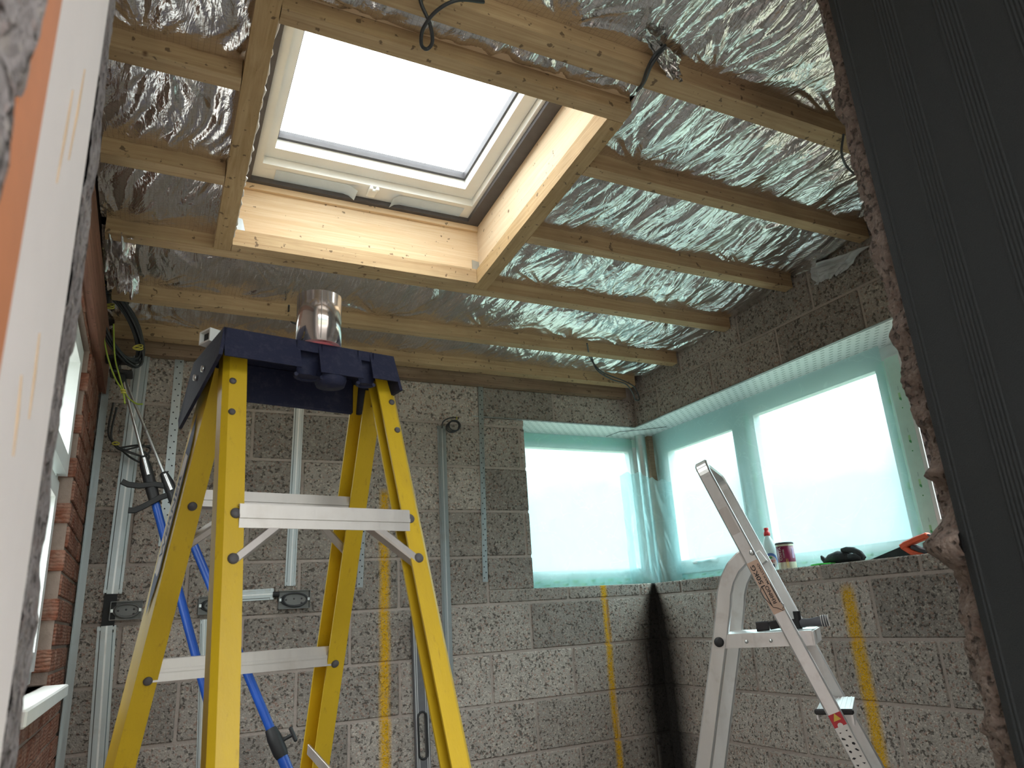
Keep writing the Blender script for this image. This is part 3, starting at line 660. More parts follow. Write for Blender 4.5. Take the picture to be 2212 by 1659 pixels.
# polythene
def filmsheet(ax, plane, a0, a1, z0, z1, seed, label, amp=.006, n=(120, 70)):
    u = np.linspace(a0, a1, n[0]); z = np.linspace(z0, z1, n[1]); Ug, Zg = np.meshgrid(u, z, indexing='ij')
    low = np.clip(1 - (Zg - z0) / (z1 - z0), 0, 1)
    h = amp * (1 - 2 * np.abs(2 * noise(Ug * 9 + 4 * Zg, Zg * 5 - Ug * 3, seed) - 1)) * (.12 + low) + amp * .4 * fbm(Ug * 25, Zg * 20, seed + 1) * low
    P = np.stack([Ug, plane + h, Zg], -1) if ax == 0 else np.stack([plane + h, Ug, Zg], -1)
    return grid('protective_film', P.reshape(-1, 3), n[0], n[1], M['film'], None, label=label, cat='plastic film', group='protective films on the corner windows')
filmsheet(0, 3.556, 1.77, 2.62, SILL + .002, HEAD - .003, 2, 'turquoise plastic film taped over the smaller window in the back wall')
filmsheet(1, 2.700, 1.86, 3.45, SILL + .002, HEAD - .003, 4, 'turquoise plastic film taped over the left and middle lights of the wide window')
# flap of polythene wrapped round the post
pts = []
nu, nv = 60, 70
us = np.linspace(0, 1, nu); zs = np.linspace(SILL + .002, SILL + .62, nv); Ug, Zg = np.meshgrid(us, zs, indexing='ij')
pa, pb, pc_ = V(2.50, 3.545), V(2.575, 3.425), V(2.692, 3.32)
Xf = (1 - Ug) ** 2 * pa[0] + 2 * Ug * (1 - Ug) * pb[0] + Ug ** 2 * pc_[0]; Yf = (1 - Ug) ** 2 * pa[1] + 2 * Ug * (1 - Ug) * pb[1] + Ug ** 2 * pc_[1]
hf = .012 * (1 - 2 * np.abs(2 * noise(Ug * 7 + Zg * 5, Zg * 3 - Ug * 2, 3) - 1)) + .004 * fbm(Ug * 22, Zg * 15, 5)
Zt = Zg + (.10 * fbm(Ug * 3, Ug * 0, 2)) * (Zg - SILL) / .62
grid('protective_film', np.stack([Xf - .7 * hf, Yf - .7 * hf, Zt], -1).reshape(-1, 3), nu, nv, M['film'], None, label='crumpled turquoise film wrapped round the foot of the steel post', cat='plastic film', group='protective films on the corner windows')
# printed mint tape
tape = MB(); prints = MB(); pale = MB(); grey = MB()
def tapes(ax, plane, a0, a1, z0, z1, vertical=False):
    if ax == 0: tape.box(V(a0, plane - .0012, z0), V(a1, plane, z1))
    else: tape.box(V(plane - .0012, a0, z0), V(plane, a1, z1))
    L = (z1 - z0) if vertical else (a1 - a0); W = (a1 - a0) if vertical else (z1 - z0); s = .05; step = .18 if vertical else .118
    while s < L - .04:
        for j in ((0,) if vertical else (0, 1)):
            t = W * (.5 if vertical else .32 + .36 * j); q = s + step * .5 * j
            if q > L - .03: continue
            a, z = (a0 + t, z0 + q) if vertical else (a0 + q, z0 + t)
            X = V(1, 0, 0) if ax == 0 else V(0, -1, 0); n = V(0, -1, 0) if ax == 0 else V(-1, 0, 0); Yv = V(0, 0, 1)
            if vertical: X, Yv = -Yv, X
            c = V(a, plane - .0012, z) if ax == 0 else V(plane - .0012, a, z)
            pale.prism([(-.016, -.0045), (.004, -.0045), (.004, .0045), (-.016, .0045)], c, X, Yv, n, .0005)
            prints.prism([(.004, -.0045), (.012, -.004), (.018, .004), (.010, .006), (.004, .003)], c, X, Yv, n, .0006)
            prints.prism([(.046, -.0022), (.051, -.0022), (.051, .0028), (.046, .0028)], c, X, Yv, n, .0006)
            grey.prism([(-.045, -.0012), (-.028, -.0012), (-.028, .0012), (-.045, .0012)], c, X, Yv, n, .0005)
        s += step
tapes(0, 3.5748, 1.80, 2.68, HEAD - .052, HEAD - .002); tapes(0, 3.5748, 1.80, 2.68, SILL + .004, SILL + .05)
tp1 = tape.build('protective_tape', M['mint'], w1); prints.build('leaf_print', M['leafdk'], tp1, kind='stuff'); pale.build('pale_print', M['leafpale'], tp1, kind='stuff'); grey.build('grey_print', M['greyp'], tp1, kind='stuff')
tape = MB(); prints = MB(); pale = MB(); grey = MB()
tapes(1, 2.7448, 2.03, 3.46, SILL + .004, SILL + .042); tapes(1, 2.7448, 2.69, 2.733, SILL + .06, HEAD - .07, True); tapes(1, 2.7448, 1.875, 1.915, SILL + .05, HEAD - .06, True)
tp2 = tape.build('protective_tape', M['mint'], w2); prints.build('leaf_print', M['leafdk'], tp2, kind='stuff'); pale.build('pale_print', M['leafpale'], tp2, kind='stuff'); grey.build('grey_print', M['greyp'], tp2, kind='stuff')
tape = MB(); prints = MB(); pale = MB(); grey = MB(); tapes(1, 2.7248, 1.80, 1.862, SILL + .05, HEAD - .06, True)
tp3 = tape.build('protective_tape', M['mint'], w2); prints.build('leaf_print', M['leafdk'], tp3, kind='stuff'); pale.build('pale_print', M['leafpale'], tp3, kind='stuff'); grey.build('grey_print', M['greyp'], tp3, kind='stuff')

# left window with sill
w3 = thing('window_3', (XL - .05, 2.2, LW[2]), None, None, None, 'structure')
mb = MB(); frame_rect(mb, 1, XL - .10, LW[0] + .01, LW[1] - .002, LW[2] + .005, LW[3] - .005, .05, .052); mb.build('frame', M['white'], w3)
pane(1, XL - .08, LW[0] + .06, LW[1] - .05, LW[2] + .05, LW[3] - .05, w3)
mb = MB(); frame_rect(mb, 1, -.330, LW[0] + .03, 2.733, H0 + .52, LW[3] - .01, .06, .07)
mb.build('sash', M['white'], w3, label='white top-hung opening light')
mb = MB(); frame_rect(mb, 1, -.325, LW[0] + .03, 2.733, LW[2] + .04, H0 + .50, .055, .045); mb.build('sash', M['white'], w3)
MB().obox(V(-.235, 2.20, H0 - .132), V(1, 0, 0), V(0, 1, 0), V(0, 0, 1), .11, .92, .034, bev=.004).build('sill', M['whitewarm'], w3, label='white window board end')

# ------------------------------------------------------------------ services on the back wall
def bz(px, py, y=YB): return at(px, py, 1, y)
def channel_strip(p0, p1, w, label, group='galvanised capping channels on the back wall', hgt=.010):   # hat section capping
    a, b = bz(*p0), bz(*p1); ax = unit(b - a); n = V(0, -1, 0); s = unit(np.cross(ax, n)); L = np.linalg.norm(b - a); a = a + V(0, -.001, 0); h = w / 2
    poly = [(-h, 0), (h, 0), (h, .0025), (h * .72, .0025), (h * .62, hgt), (-h * .62, hgt), (-h * .72, .0025), (-h, .0025)]
    t = thing('capping_channel', (a + b) / 2, label, 'channel', group)
    MB().prism(poly, a, s, n, ax, L).build('cover', M['galv'], t)
    MB().prism([(-h * .1, 0), (h * .1, 0), (h * .1, .001), (-h * .1, .001)], a + n * hgt, s, n, ax, L).build('centre_groove', M['alu'], t)
    for q in (a + ax * .01, b - ax * .01): MB().obox(q + n * .0045, s, n, ax, w * 1.02, .010, .012).build('end_clip', M['galv'], t)
    return t
channel_strip((309, 752), (243, 1283), .064, 'galvanised channel nearest the left wall, from the ceiling down to the left socket box')
channel_strip((231, 1352), (198, 1659 + 160), .064, 'galvanised channel running down from below the left socket box')
channel_strip((650, 800), (626, 1266), .045, 'galvanised channel ending just above the rightmost socket box')
channel_strip((953, 921), (979, 1659 + 160), .046, 'long galvanised channel right of the spirit level with a cable looped at its top')
channel_strip((591, 1283), (470, 1290), .046, 'short horizontal galvanised channel between two socket boxes')
channel_strip((441, 1338), (428, 1659 + 160), .030, 'narrow galvanised channel below the middle socket box, behind the yellow ladder')
a, b = bz(222, 815), bz(112, 1700)
MB().prism([(0, 0), (.026, 0), (.026, .002), (.002, .002), (.002, .03), (0, .03)], b + V(.004, -.002, 0), V(1, 0, 0), V(0, -1, 0), unit(a - b), np.linalg.norm(a - b)).build('angle_bead', M['galv'], label='thin galvanised angle strip down the left corner of the back wall', cat='strip')
def strap(p0, p1, w, label):
    a, b = bz(*p0), bz(*p1); ax = unit(b - a); n = V(0, -1, 0); s = unit(np.cross(ax, n)); L = np.linalg.norm(b - a); a = a + n * .002
    t = thing('restraint_strap', (a + b) / 2, label, 'strap', 'perforated restraint straps on the back wall')
    MB().obox((a + b) / 2 + n * .001, s, n, ax, w, .0022, L).build('strap', M['galv'], t)
    mb = MB(); k = 0; d = .012
    while d < L - .005:
        c = a + ax * d + s * (.18 * w if k % 2 else -.18 * w) + n * .0022
        mb.prism([(.0033 * math.cos(q), .0033 * math.sin(q)) for q in np.arange(8) * math.pi / 4], c, s, ax, n, .0003); d += .026; k += 1
    mb.build('nail_holes', M['ink'], t, kind='stuff')
strap((390, 753), (352, 1180), .036, 'perforated metal strap beside the left side of the yellow ladder')
strap((1037, 820), (1048, 1257), .027, 'perforated metal strap between the long channel and the smaller window')
strap((790, 1000), (777, 1269), .027, 'short perforated metal strap seen between the legs of the yellow ladder')
def loop_pts(c, e1, e2, a, b, n=28, t0=0, t1=1): return [np.asarray(c) + e1 * a * math.cos(2 * math.pi * (t0 + (t1 - t0) * k / n)) + e2 * b * math.sin(2 * math.pi * (t0 + (t1 - t0) * k / n)) for k in range(n + 1)]
def socket_box(x0, y0, x1, y1, label, dark=False):
    a, b = bz(x0, y1), bz(x1, y0); c = (a + b) / 2; w = abs(b[0] - a[0]); h = abs(b[2] - a[2])
    t = thing('back_box', c, label, 'socket box', 'metal back boxes on the back wall')
    mb = MB(); d = .035; X, Z = V(1, 0, 0), V(0, 0, 1)
    for (q, dx, dz) in ((V(0, 0, h / 2), w, .003), (V(0, 0, -h / 2), w, .003), (V(w / 2, 0, 0), .003, h), (V(-w / 2, 0, 0), .003, h)): mb.obox(c + q + V(0, -d / 2 + .012, 0), X, V(0, 1, 0), Z, dx, d, dz)
    mb.obox(c + V(0, -.004, 0), X, V(0, 1, 0), Z, w, .002, h); mb.build('box', M['boxm'], t)
    for s in (-1, 1): MB().obox(c + V(s * (w / 2 - .005), -.022, 0), X, V(0, 1, 0), Z, .010, .002, .012).build('lug', M['steel'], t)
    MB().tube(loop_pts(c + V(0, -.014, 0), X, Z, w * .42, h * .36), .0035, 7).tube(loop_pts(c + V(.004, -.019, 0), X, Z, w * .38, h * .40, 20, .4, .95), .0035, 7).build('cable_end', M['cable'] if not dark else M['cablelt'], t)
    for (u, v) in ((-.25, 0), (0, .05), (.25, .05), (.25, -.2)): MB().lathe([(.004, 0), (.004, .0008), (0, .0008)], c + V(u * w, -.0052, v * h), 8, ax=V(0, -1, 0)).build('knockout', M['gasket'], t)
socket_box(236, 1298, 308, 1340, 'metal socket box at the left end of the back wall, under the wide channel', True)
socket_box(427, 1288, 500, 1328, 'metal socket box half hidden behind the near rail of the yellow ladder')
socket_box(600, 1275, 668, 1316, 'open metal socket box at the right end of the short horizontal channel')
MB().obox(bz(236, 1320) + V(0, -.004, 0), V(1, 0, 0), V(0, 1, 0), V(0, 0, 1), .045, .008, .16).build('black_backing', M['black'], label='black backing strip behind the left socket box', cat='strip')
MB().tube([bz(590, 1284, 3.31), bz(603, 1284, 3.31)], .012, 12).build('gland', M['black'], label='black cable gland between channel and right socket box', cat='gland')

def cable(name, pts, r, mat, label, cat='cable', n=10, group=None):
    # smooth curve through points
    P = [np.asarray(p, float) for p in pts]; Q = []
    E_ = [2 * P[0] - P[1]] + P + [2 * P[-1] - P[-2]]
    for i in range(1, len(E_) - 2):
        for k in range(n):
            t = k / n; a, b, c, d = E_[i - 1:i + 3]
            Q.append(.5 * (2 * b + (c - a) * t + (2 * a - 5 * b + 4 * c - d) * t * t + (3 * b - a - 3 * c + d) * t ** 3))
    Q.append(P[-1]); return MB().tube(Q, r, 8).build(name, M[mat], label=label, cat=cat, group=group) if label else (Q)
# big coil near the left wall
coil = thing('cable_coil', at(250, 640, 1, 3.0), 'large dark grey cable coil tied with yellow tape, hanging at the left wall', 'cable coil')
rc = random.Random(3); cc = at(258, 706, 1, 3.0); E1 = unit(at(285, 775, 1, 3.05) - at(225, 650, 1, 2.95)); E2 = unit(at(285, 690, 1, 3.0) - at(235, 735, 1, 2.95)); E2 = unit(E2 - E1 * (E1 @ E2))
for k in range(11):
    f = 1 + rc.uniform(-.10, .10); c = cc + V(rc.uniform(-.008, .008), rc.uniform(-.02, .02), rc.uniform(-.01, .01))
    MB().tube(loop_pts(c, E1, E2, .152 * f, .070 * (1 + rc.uniform(-.16, .16)), 36), .0042, 7, closed=True).build('loop', M['cable'], coil)
for k in range(4): MB().tube([at(222 + 5 * k, 540 + 10 * k, 1, 2.9), at(228 + 3 * k, 600, 1, 2.95), at(222 + 4 * k, 655, 1, 2.98)], .0042, 7).build('feed_cable', M['cable'], coil)
for (x, y) in ((236, 663), (298, 752)):
    c = at(x, y, 1, 2.985); MB().tube(loop_pts(c, V(1, 0, 0), V(0, .6, .8), .017, .012, 14), .0028, 6).tube(loop_pts(c + V(0, 0, .006), V(1, 0, .3), V(0, .6, .8), .016, .013, 14), .0025, 6).build('tape_tie', M['tie'], coil)
ew = thing('earth_wires', at(265, 830, 1, 3.0), 'thin green and yellow earth wires twisted together below the big cable coil', 'wires')
for pts in ([(228, 600), (222, 690), (230, 760), (248, 815), (265, 845), (270, 872)], [(245, 700), (248, 770), (258, 812), (266, 840)], [(266, 842), (278, 860), (295, 872), (308, 873)]):
    Q = cable('w', [at(x, y, 1, 2.96 - .02 * i) for i, (x, y) in enumerate(pts)], .003, 'earth', None); MB().tube(Q, .003, 6).build('wire', M['earth'], ew)
MB().tube(loop_pts(at(266, 843, 1, 2.87), V(1, 0, 0), V(0, 1, 0), .007, .007, 12), .003, 6).tube(loop_pts(at(267, 848, 1, 2.87), V(1, 0, 0), V(0, 1, 0), .007, .007, 12), .003, 6).build('twist', M['tie'], ew)
# small bundle below
bun = thing('cable_bundle', at(270, 975, 1, 3.25), 'small dark cable bundle folded beside the wide left channel', 'cable bundle')
for pts in ([(245, 870), (234, 930), (243, 955), (262, 972), (300, 965), (326, 963)], [(252, 880), (240, 940), (255, 965), (290, 980), (318, 990)], [(262, 972), (285, 990), (310, 1000), (322, 985), (300, 970)], [(255, 968), (300, 962), (325, 970), (310, 985), (270, 975)]):
    Q = cable('w', [at(x, y, 1, 3.24 - .006 * i) for i, (x, y) in enumerate(pts)], .004, 'cable', None); MB().tube(Q, .004, 6).build('cable', M['cable'], bun)
MB().tube(loop_pts(at(250, 958, 1, 3.22), V(1, 0, 0), V(0, .5, .8), .012, .008, 12), .003, 6).build('tape_tie', M['tie'], bun)
# loop above the long channel
lp = thing('cable_loop', bz(976, 920, 3.30), 'small black cable loop at the top of the long galvanised channel', 'cable')
c = bz(978, 922, 3.29)
for k in range(3): MB().tube(loop_pts(c + V(.003 * k, -.006 * k, .002 * k), unit(V(.8, .2, .55)), unit(V(-.55, .2, .8)), .042 - .004 * k, .028, 26), .0034, 7, closed=True).build('loop', M['cable'], lp)
Q = cable('w', [bz(955, 925, 3.315), bz(958, 910, 3.31), bz(975, 902, 3.30), bz(992, 903, 3.29)], .0034, 'cable', None); MB().tube(Q, .0034, 7).build('tail', M['cable'], lp)
MB().tube(loop_pts(bz(986, 903, 3.29), V(0, 1, 0), V(0, 0, 1), .007, .007, 10), .002, 6).build('tape_tie', M['tie'], lp)
# cables out of the ceiling
G = 'black cables poking through the ceiling foil'
cable('ceiling_cable', [at(1045, 4, 2, zc(1.15) - .0), at(990, 0, 2, zc(1.15) - .03), at(945, 22, 2, zc(1.1) - .05), at(915, 60, 2, zc(1.1) - .07), at(910, 95, 2, zc(1.1) - .09), at(922, 106, 2, zc(1.1) - .09), at(934, 90, 2, zc(1.1) - .08), at(928, 50, 2, zc(1.1) - .06), at(910, 8, 2, zc(1.1) - .03), at(905, -30, 2, zc(1.1))], .0045, 'cable', 'black cable hanging in a long loop over the top of the roof window', group=G)
cable('ceiling_cable', [at(1437, 98, 2, zc(1.2) + .02), at(1415, 118, 2, zc(1.2) - .02), at(1398, 150, 2, zc(1.25) - .03), at(1388, 180, 2, zc(1.25) - .02), at(1376, 196, 2, zc(1.25) - .01)], .0045, 'cable', 'upper one of two short black cables bent over the batten beside the torn foil', group=G)
cable('ceiling_cable', [at(1436, 102, 2, zc(1.2) + .02), at(1420, 122, 2, zc(1.2) - .02), at(1405, 145, 2, zc(1.25) - .04), at(1394, 172, 2, zc(1.25) - .03), at(1384, 190, 2, zc(1.25) - .01)], .0045, 'cable', 'lower one of two short black cables bent over the batten beside the torn foil', group=G)
cable('ceiling_cable', [at(1822, 290, 2, zc(1.25) - .005), at(1818, 330, 2, zc(1.3) - .03), at(1828, 358, 2, zc(1.4) - .03), at(1846, 376, 2, zc(1.45) - .0)], .004, 'cable', 'black cable loop beside the broken doorway edge at upper right', group=G)
cable('ceiling_cable', [at(1268, 742, 2, zc(2.95) + .01), at(1276, 775, 1, 2.95), at(1300, 803, 1, 2.98), at(1345, 822, 1, 3.05), at(1370, 836, 1, 3.1), at(1381, 862, 1, 3.12), at(1372, 863, 1, 3.12), at(1367, 850, 1, 3.1), at(1352, 830, 1, 3.06), at(1318, 818, 1, 3.0), at(1287, 795, 1, 2.96), at(1272, 745, 1, 2.93)], .0038, 'cable', 'long thin black cable loop hanging from the foil near the far right corner', group=G)
cable('ceiling_cable', [at(624, 660, 2, zc(2.95) + .01), at(624, 680, 1, 2.93), at(630, 695, 1, 2.93), at(640, 700, 1, 2.95)], .004, 'cable', 'short black cable end left of the foil tape roll', group=G)

# ------------------------------------------------------------------ props
def prop(p0, p1, y0, y1, j, k, gy, rod_l, label, grip=False, sgn=1):
    T = at(*p0, 1, y0); B = at(*p1, 1, y1); ax = unit(T - B); B = B - ax * ((B[2] - .03) / ax[2]); L = np.linalg.norm(T - B)
    t = thing('support_prop', (B[0], B[1], 0), label, 'support prop')
    J = T - ax * rod_l; mid = B + ax * (L * gy)
    MB().tube([T, J], .0055, 10).build('rod', M['steel'], t)
    MB().tube([J - ax * .10, mid], .0145, 16).build('upper_tube', M['blue'], t); MB().tube([mid, B + ax * .02], .0175, 16).build('lower_tube', M['blue'], t)
    MB().tube([mid + ax * .05, mid + ax * .02, mid - ax * .03, mid - ax * .045], [.018, .023, .023, .019], 16).build('collar', M['black'], t)
    s = unit(np.cross(ax, V(0, 1, 0)))
    kn = MB().tube([mid, mid - s * .05], .006, 8).obox(mid - s * .055, s, ax, np.cross(s, ax), .012, .05, .014, bev=.004).build('knob', M['black'], t)
    MB().tube([J + ax * .06, J + ax * .02, J - ax * .07, J - ax * .13], [.013, .020, .021, .019], 14).build('trigger_body', M['black'], t)
    MB().tube([J + ax * .05 + V(0, -.018, 0), J - ax * .02 + V(0, -.018, 0)], .008, 10).build('spring', M['steel'], t)
    hh = V(-1, 0, 0)
    for (d, up, o) in ((.0, .10, 0), (-.03, -.55, .02)) if grip else ():
        a = J + ax * d; dr = unit(hh * 1. + V(0, -.1, up * 1.0) * (1 if up < 0 else .3))
        MB().sweep([a, a + dr * .05 + V(0, 0, .006), a + dr * .10 + V(0, 0, -.003 if up > 0 else .0), a + dr * .135 + V(0, 0, .0), a + dr * .155 + V(-.002, 0, .010)], V(0, 0, 1), .020, .012).build('lever', M['black'], t)
    MB().obox(T + V(0, 0, .0), V(1, 0, 0), V(0, 1, 0), V(0, 0, 1), .080, .085, .012, bev=.004).lathe([(.018, -.04), (.018, 0)], T, 12).build('head_pad', M['black'], t)
    MB().obox(V(B[0], B[1], .012), V(1, 0, 0), V(0, 1, 0), V(0, 0, 1), .10, .08, .022, bev=.005).build('foot_pad', M['black'], t)
    for q in (.2,): MB().tube([mid - ax * .14, mid - ax * .34], .0179, 16).build('label_band', M['ink'], t)
    return t
prop((262, 808), (478, 1625), 3.02, 2.75, 0, 0, .40, .42, 'blue support prop leaning left of the yellow ladder, the left one of two')
prop((252, 778), (618, 1655), 3.08, 2.62, 0, 0, .37, .60, grip=True, label='blue support prop whose lower end shows between the yellow ladder legs, with black levers')

# ------------------------------------------------------------------ spirit level
lv = thing('spirit_level', at(908, 1500, 1, 3.27), 'grey aluminium spirit level standing upright against the back wall', 'spirit level')
a, b = at(903, 1332, 1, 3.29), at(914, 1659, 1, 3.26); ax = unit(b - a); b = a + ax * 1.0; n = V(0, -1, 0); s = unit(np.cross(ax, n)); n = unit(np.cross(s, ax)) * 1.0; n = n if n[1] < 0 else -n
w = .066; h = w / 2
M['lvl'] = simple('grey_anodised', (.15, .15, .16), .45, .5, .1)
mb = MB(); hz = [.075, .30, .45, 1.0]
# body in pieces, leaving the hand slot open
for (d0, d1, u0, u1) in ((0, .40, -h, h), (.40, .58, -h, -.016), (.40, .58, .016, h), (.58, 1.0, -h, h)):
    c = a + ax * (d0 + d1) / 2 + s * (u0 + u1) / 2; mb.obox(c, s, n, ax, u1 - u0, .022, d1 - d0)
mb.build('body', M['lvl'], lv)
for u in (-h * .80, -h * .55, h * .55, h * .80): MB().obox(a + ax * .5 + s * u + n * .0115, s, n, ax, .004, .0015, 1.0).build('rib', M['alu'], lv)
MB().obox(a + n * .0, s, n, ax, w * 1.04, .025, .012, bev=.003).build('end_cap', M['gasket'], lv)
sl = [(.020 * math.cos(q) , (.07 if math.sin(q) > 0 else -.07) + .022 * math.sin(q)) for q in np.linspace(0, 2 * math.pi, 25)[:-1]]
MB().tube([a + ax * (.49 + v) + s * u + n * .012 for u, v in sl], .005, 8, closed=True).build('hand_grip', M['black'], lv)
MB().lathe([(.019, 0), (.019, .003), (.015, .003), (.015, .001)], a + ax * .085 + n * .0112, 20, ax=n).build('vial_ring', M['black'], lv)
MB().tube([a + ax * .085 - s * .013 + n * .0135, a + ax * .085 + s * .013 + n * .0135], .006, 10).build('vial', simple('green_vial', (.16, .22, .12), .15), lv)
MB().lathe([(.0075, 0), (.0075, .001), (.004, .001), (.004, -.001)], a + ax * .030 + n * .0112, 14, ax=n).build('hanging_hole', M['alu'], lv)
MB().obox(a + ax * .72 + s * .018 + n * .012, s, n, ax, .016, .003, .10).build('green_vial_cover', M['leaf'], lv)

# ------------------------------------------------------------------ yellow stepladder
lx = (0.247, 1.368, 0.446, 0.178, 0.282, 0.050, 0.05, 0.28, 0.303, 0.068, 0.05, 0.492); TH = lx[3]
LU = V(math.cos(TH), math.sin(TH), 0); LVv = V(-math.sin(TH), math.cos(TH), 0); LC = V(lx[0], lx[1], 0); ZT = H0 + lx[2]
def lp_(u, v, z): return LC + LU * u + LVv * v + V(0, 0, z)
def rl(fr, sd, h):
    w, a_, s_, b_ = (lx[4], lx[5], -lx[6], -lx[7]) if fr == 1 else (lx[8], lx[9], lx[10], lx[11])
    return lp_(sd * (w / 2 + a_ * h) - (.006 if fr == 1 else 0), s_ + b_ * h, ZT - h)
lad = thing('stepladder', (LC[0], LC[1], 0), 'tall yellow fibreglass stepladder with a navy plastic top, open in the middle of the room', 'ladder')
HB = ZT - .012
rails = {}; FD = {}
for fr in (1, 2):
    for sd in (-1, 1):
        A_, B_ = rl(fr, sd, -.03), rl(fr, sd, HB); ax = unit(B_ - A_); iu = -sd * LU; iu = unit(iu - ax * (iu @ ax)); n = np.cross(ax, iu); wf_, dp = (.030, .036) if fr == 1 else (.038, .070); e_ = .009 if fr == 1 else .0001
        if n @ LVv > 0: n = -n                       # n points to the viewer's side
        t = .004; hw, hd_ = wf_ / 2, dp / 2
        poly = [(-hw - e_, -hd_), (hw, -hd_), (hw, -hd_ + t), (-hw - e_ + t, -hd_ + t), (-hw - e_ + t, hd_ - t - e_), (-hw + t, hd_ - t), (hw, hd_ - t), (hw, hd_), (-hw, hd_), (-hw - e_, hd_ - e_)]
        o = MB().prism(poly, A_, iu, n, ax, np.linalg.norm(B_ - A_)).build('rail', M['yellow'], lad); rails[fr, sd] = (o, A_, B_, ax, iu, n); FD[fr] = dp / 2 + .0002
        MB().obox(B_, iu, n, ax, .055, .085, .06, bev=.006).build('foot', M['black'], lad)
def bolt(c, n, r=.0085, parent=None): MB().lathe([(r, 0), (r, .002), (r * .7, .0045), (0, .005)], c, 14, ax=n).build('rivet', M['gasket'], parent or lad)
def bar(fr, h, ht, dep, name, label=None, off=0):
    a, b = rl(fr, -1, h), rl(fr, 1, h); x = unit(b - a); z = V(0, 0, 1); n = np.cross(x, z); n = n if n @ LVv < 0 else -n; c = (a + b) / 2 + n * off
    L = np.linalg.norm(b - a) - .012
    mb = MB().obox(c + n * dep / 2, x, n, z, L, .003, ht).obox(c + z * (ht / 2), x, n, z, L, dep, .003)
    mb.obox(c - z * (ht / 2 - .004), x, n, z, L, dep * .7, .003).obox(c + n * (dep / 2 + .0025), x, n, z, L, .003, .006)
    o = mb.build(name, M['aludull'], lad, label=label)
    for sd in (-1, 1):
        r_ = rails[fr, sd]; bolt(rl(fr, sd, h) + r_[5] * FD[fr] + r_[4] * .002, r_[5], parent=o)
    return o
for h in (.203, .506, .806, 1.106, 1.406): bar(2, h, .038 if h > .3 else .030, .060, 'step')
for h in (.274, .863, 1.3): bar(1, h, .036, .022, 'cross_bar', off=.012)
r_ = rails[1, -1]; bolt(rl(1, -1, .345) + r_[5] * FD[1], r_[5]); r_ = rails[1, 1]; bolt(rl(1, 1, .345) + r_[5] * FD[1], r_[5])
for fr, h0 in ((1, .263), (2, .206)):                       # knee braces
    for sd in (-1, 1):
        n = rails[fr, sd][5]; a = rl(fr, sd, h0 + .085) + n * .008; b = rl(fr, sd, h0 + .015) - sd * LU * .085 + n * .008
        MB().sweep([a, b], n, .022, .016).build('brace', M['aludull'], lad)
for i_, q in enumerate((.03, .13)):
    for fr, sd in ((1, -1), (1, 1)):
        r_ = rails[fr, sd]; bolt(rl(fr, sd, q * .6 + .02) + r_[5] * FD[1] - r_[4] * .009, r_[5], .006)
for sd in (-1, 1):                                           # spreaders
    a, b = rl(2, sd, .70) - LU * sd * .02, rl(1, sd, .80) - LU * sd * .02; m_ = (a + b) / 2 - V(0, 0, .03)
    MB().sweep([a, m_], V(0, 0, 1), .022, .005).sweep([m_, b], V(0, 0, 1), .022, .005).build('spreader', M['aludull'], lad)
# cap
CT = H0 + .505
cap = MB()
def capbox(u0, u1, v0, v1, z0, z1, b=.004): cap.obox(lp_((u0 + u1) / 2, (v0 + v1) / 2, (z0 + z1) / 2), LU, LVv, V(0, 0, 1), u1 - u0, v1 - v0, z1 - z0, bev=b)
U0, U1, V0, V1 = -.182, .144, -.092, .115
capbox(U0, U1, V0 + .012, V1, CT - .010, CT)                       # tray
def apron(u0, u1, z_b=-.062, slant=.018):
    P = []
    for (v, z) in ((V0, CT), (V0 + .005, CT + .001), (V0 + .004 - slant, CT + z_b), (V0 - slant, CT + z_b)):
        for u in (u0, u1): P.append(lp_(u, v, z))
    cap.add(P, [(0, 1, 7, 6), (2, 4, 5, 3), (0, 2, 3, 1), (6, 7, 5, 4), (0, 6, 4, 2), (1, 3, 5, 7)])
apron(U0, -.048, -.058); apron(-.012, .072, -.062); apron(.092, U1, -.058); apron(-.048, -.012, -.020, .002); apron(.072, .092, -.020, .002)
# scooped tool notches: half-round pockets behind the gaps
def pocket(u, w_):
    n = 12; P = []
    for z in (CT - .002, CT - .068):
        for k in range(n + 1):
            t = math.pi * k / n; P.append(lp_(u + w_ * math.cos(t), V0 - .006 + w_ * 1.1 * math.sin(t), z))
    cap.add(P, [(k, k + 1, n + 2 + k, n + 1 + k) for k in range(n)], True); 
    cap.add([lp_(u, V0 - .01, CT - .068)] + P[n + 1:], [(0, k + 1, k + 2) for k in range(n)])
    cap.tube([p for p in P[n + 1:]], .004, 6)
pocket(-.030, .024); pocket(.082, .016)
cap.lathe([(.0, -.080), (.026, -.078), (.030, -.066), (.028, -.05)], lp_(.018, V0 + .012, CT), 20)
# end walls: deep tapered cheeks
for u in (U0, U1):
    P = []
    for du in (0, .006 if u < 0 else -.006):
        for (v, z) in ((V0, 0), (V1, 0), (V1 + (.045 if u < 0 else .004), -.105 if u < 0 else -.06), (V1 + (.035 if u < 0 else -.03), -.125 if u < 0 else -.075), (V0 - .018, -.058 if u < 0 else -.075)): P.append(lp_(u + du + (-.010 if u < 0 else .010) * (1 if z < -.05 else 0), v, CT + z))
    cap.add(P, [(0, 1, 2, 3, 4), (9, 8, 7, 6, 5), (0, 5, 6, 1), (1, 6, 7, 2), (2, 7, 8, 3), (3, 8, 9, 4), (4, 9, 5, 0)])
capbox(U0 + .02, U1 - .02, V1 - .065, V1 - .055, CT - .085, CT - .008)          # inner web below
capbox(U0, U1, V1 - .004, V1 + .004, CT - .06, CT)
capo = cap.build('top_cap', M['cap'], lad, label='scuffed navy plastic top with tool notches')
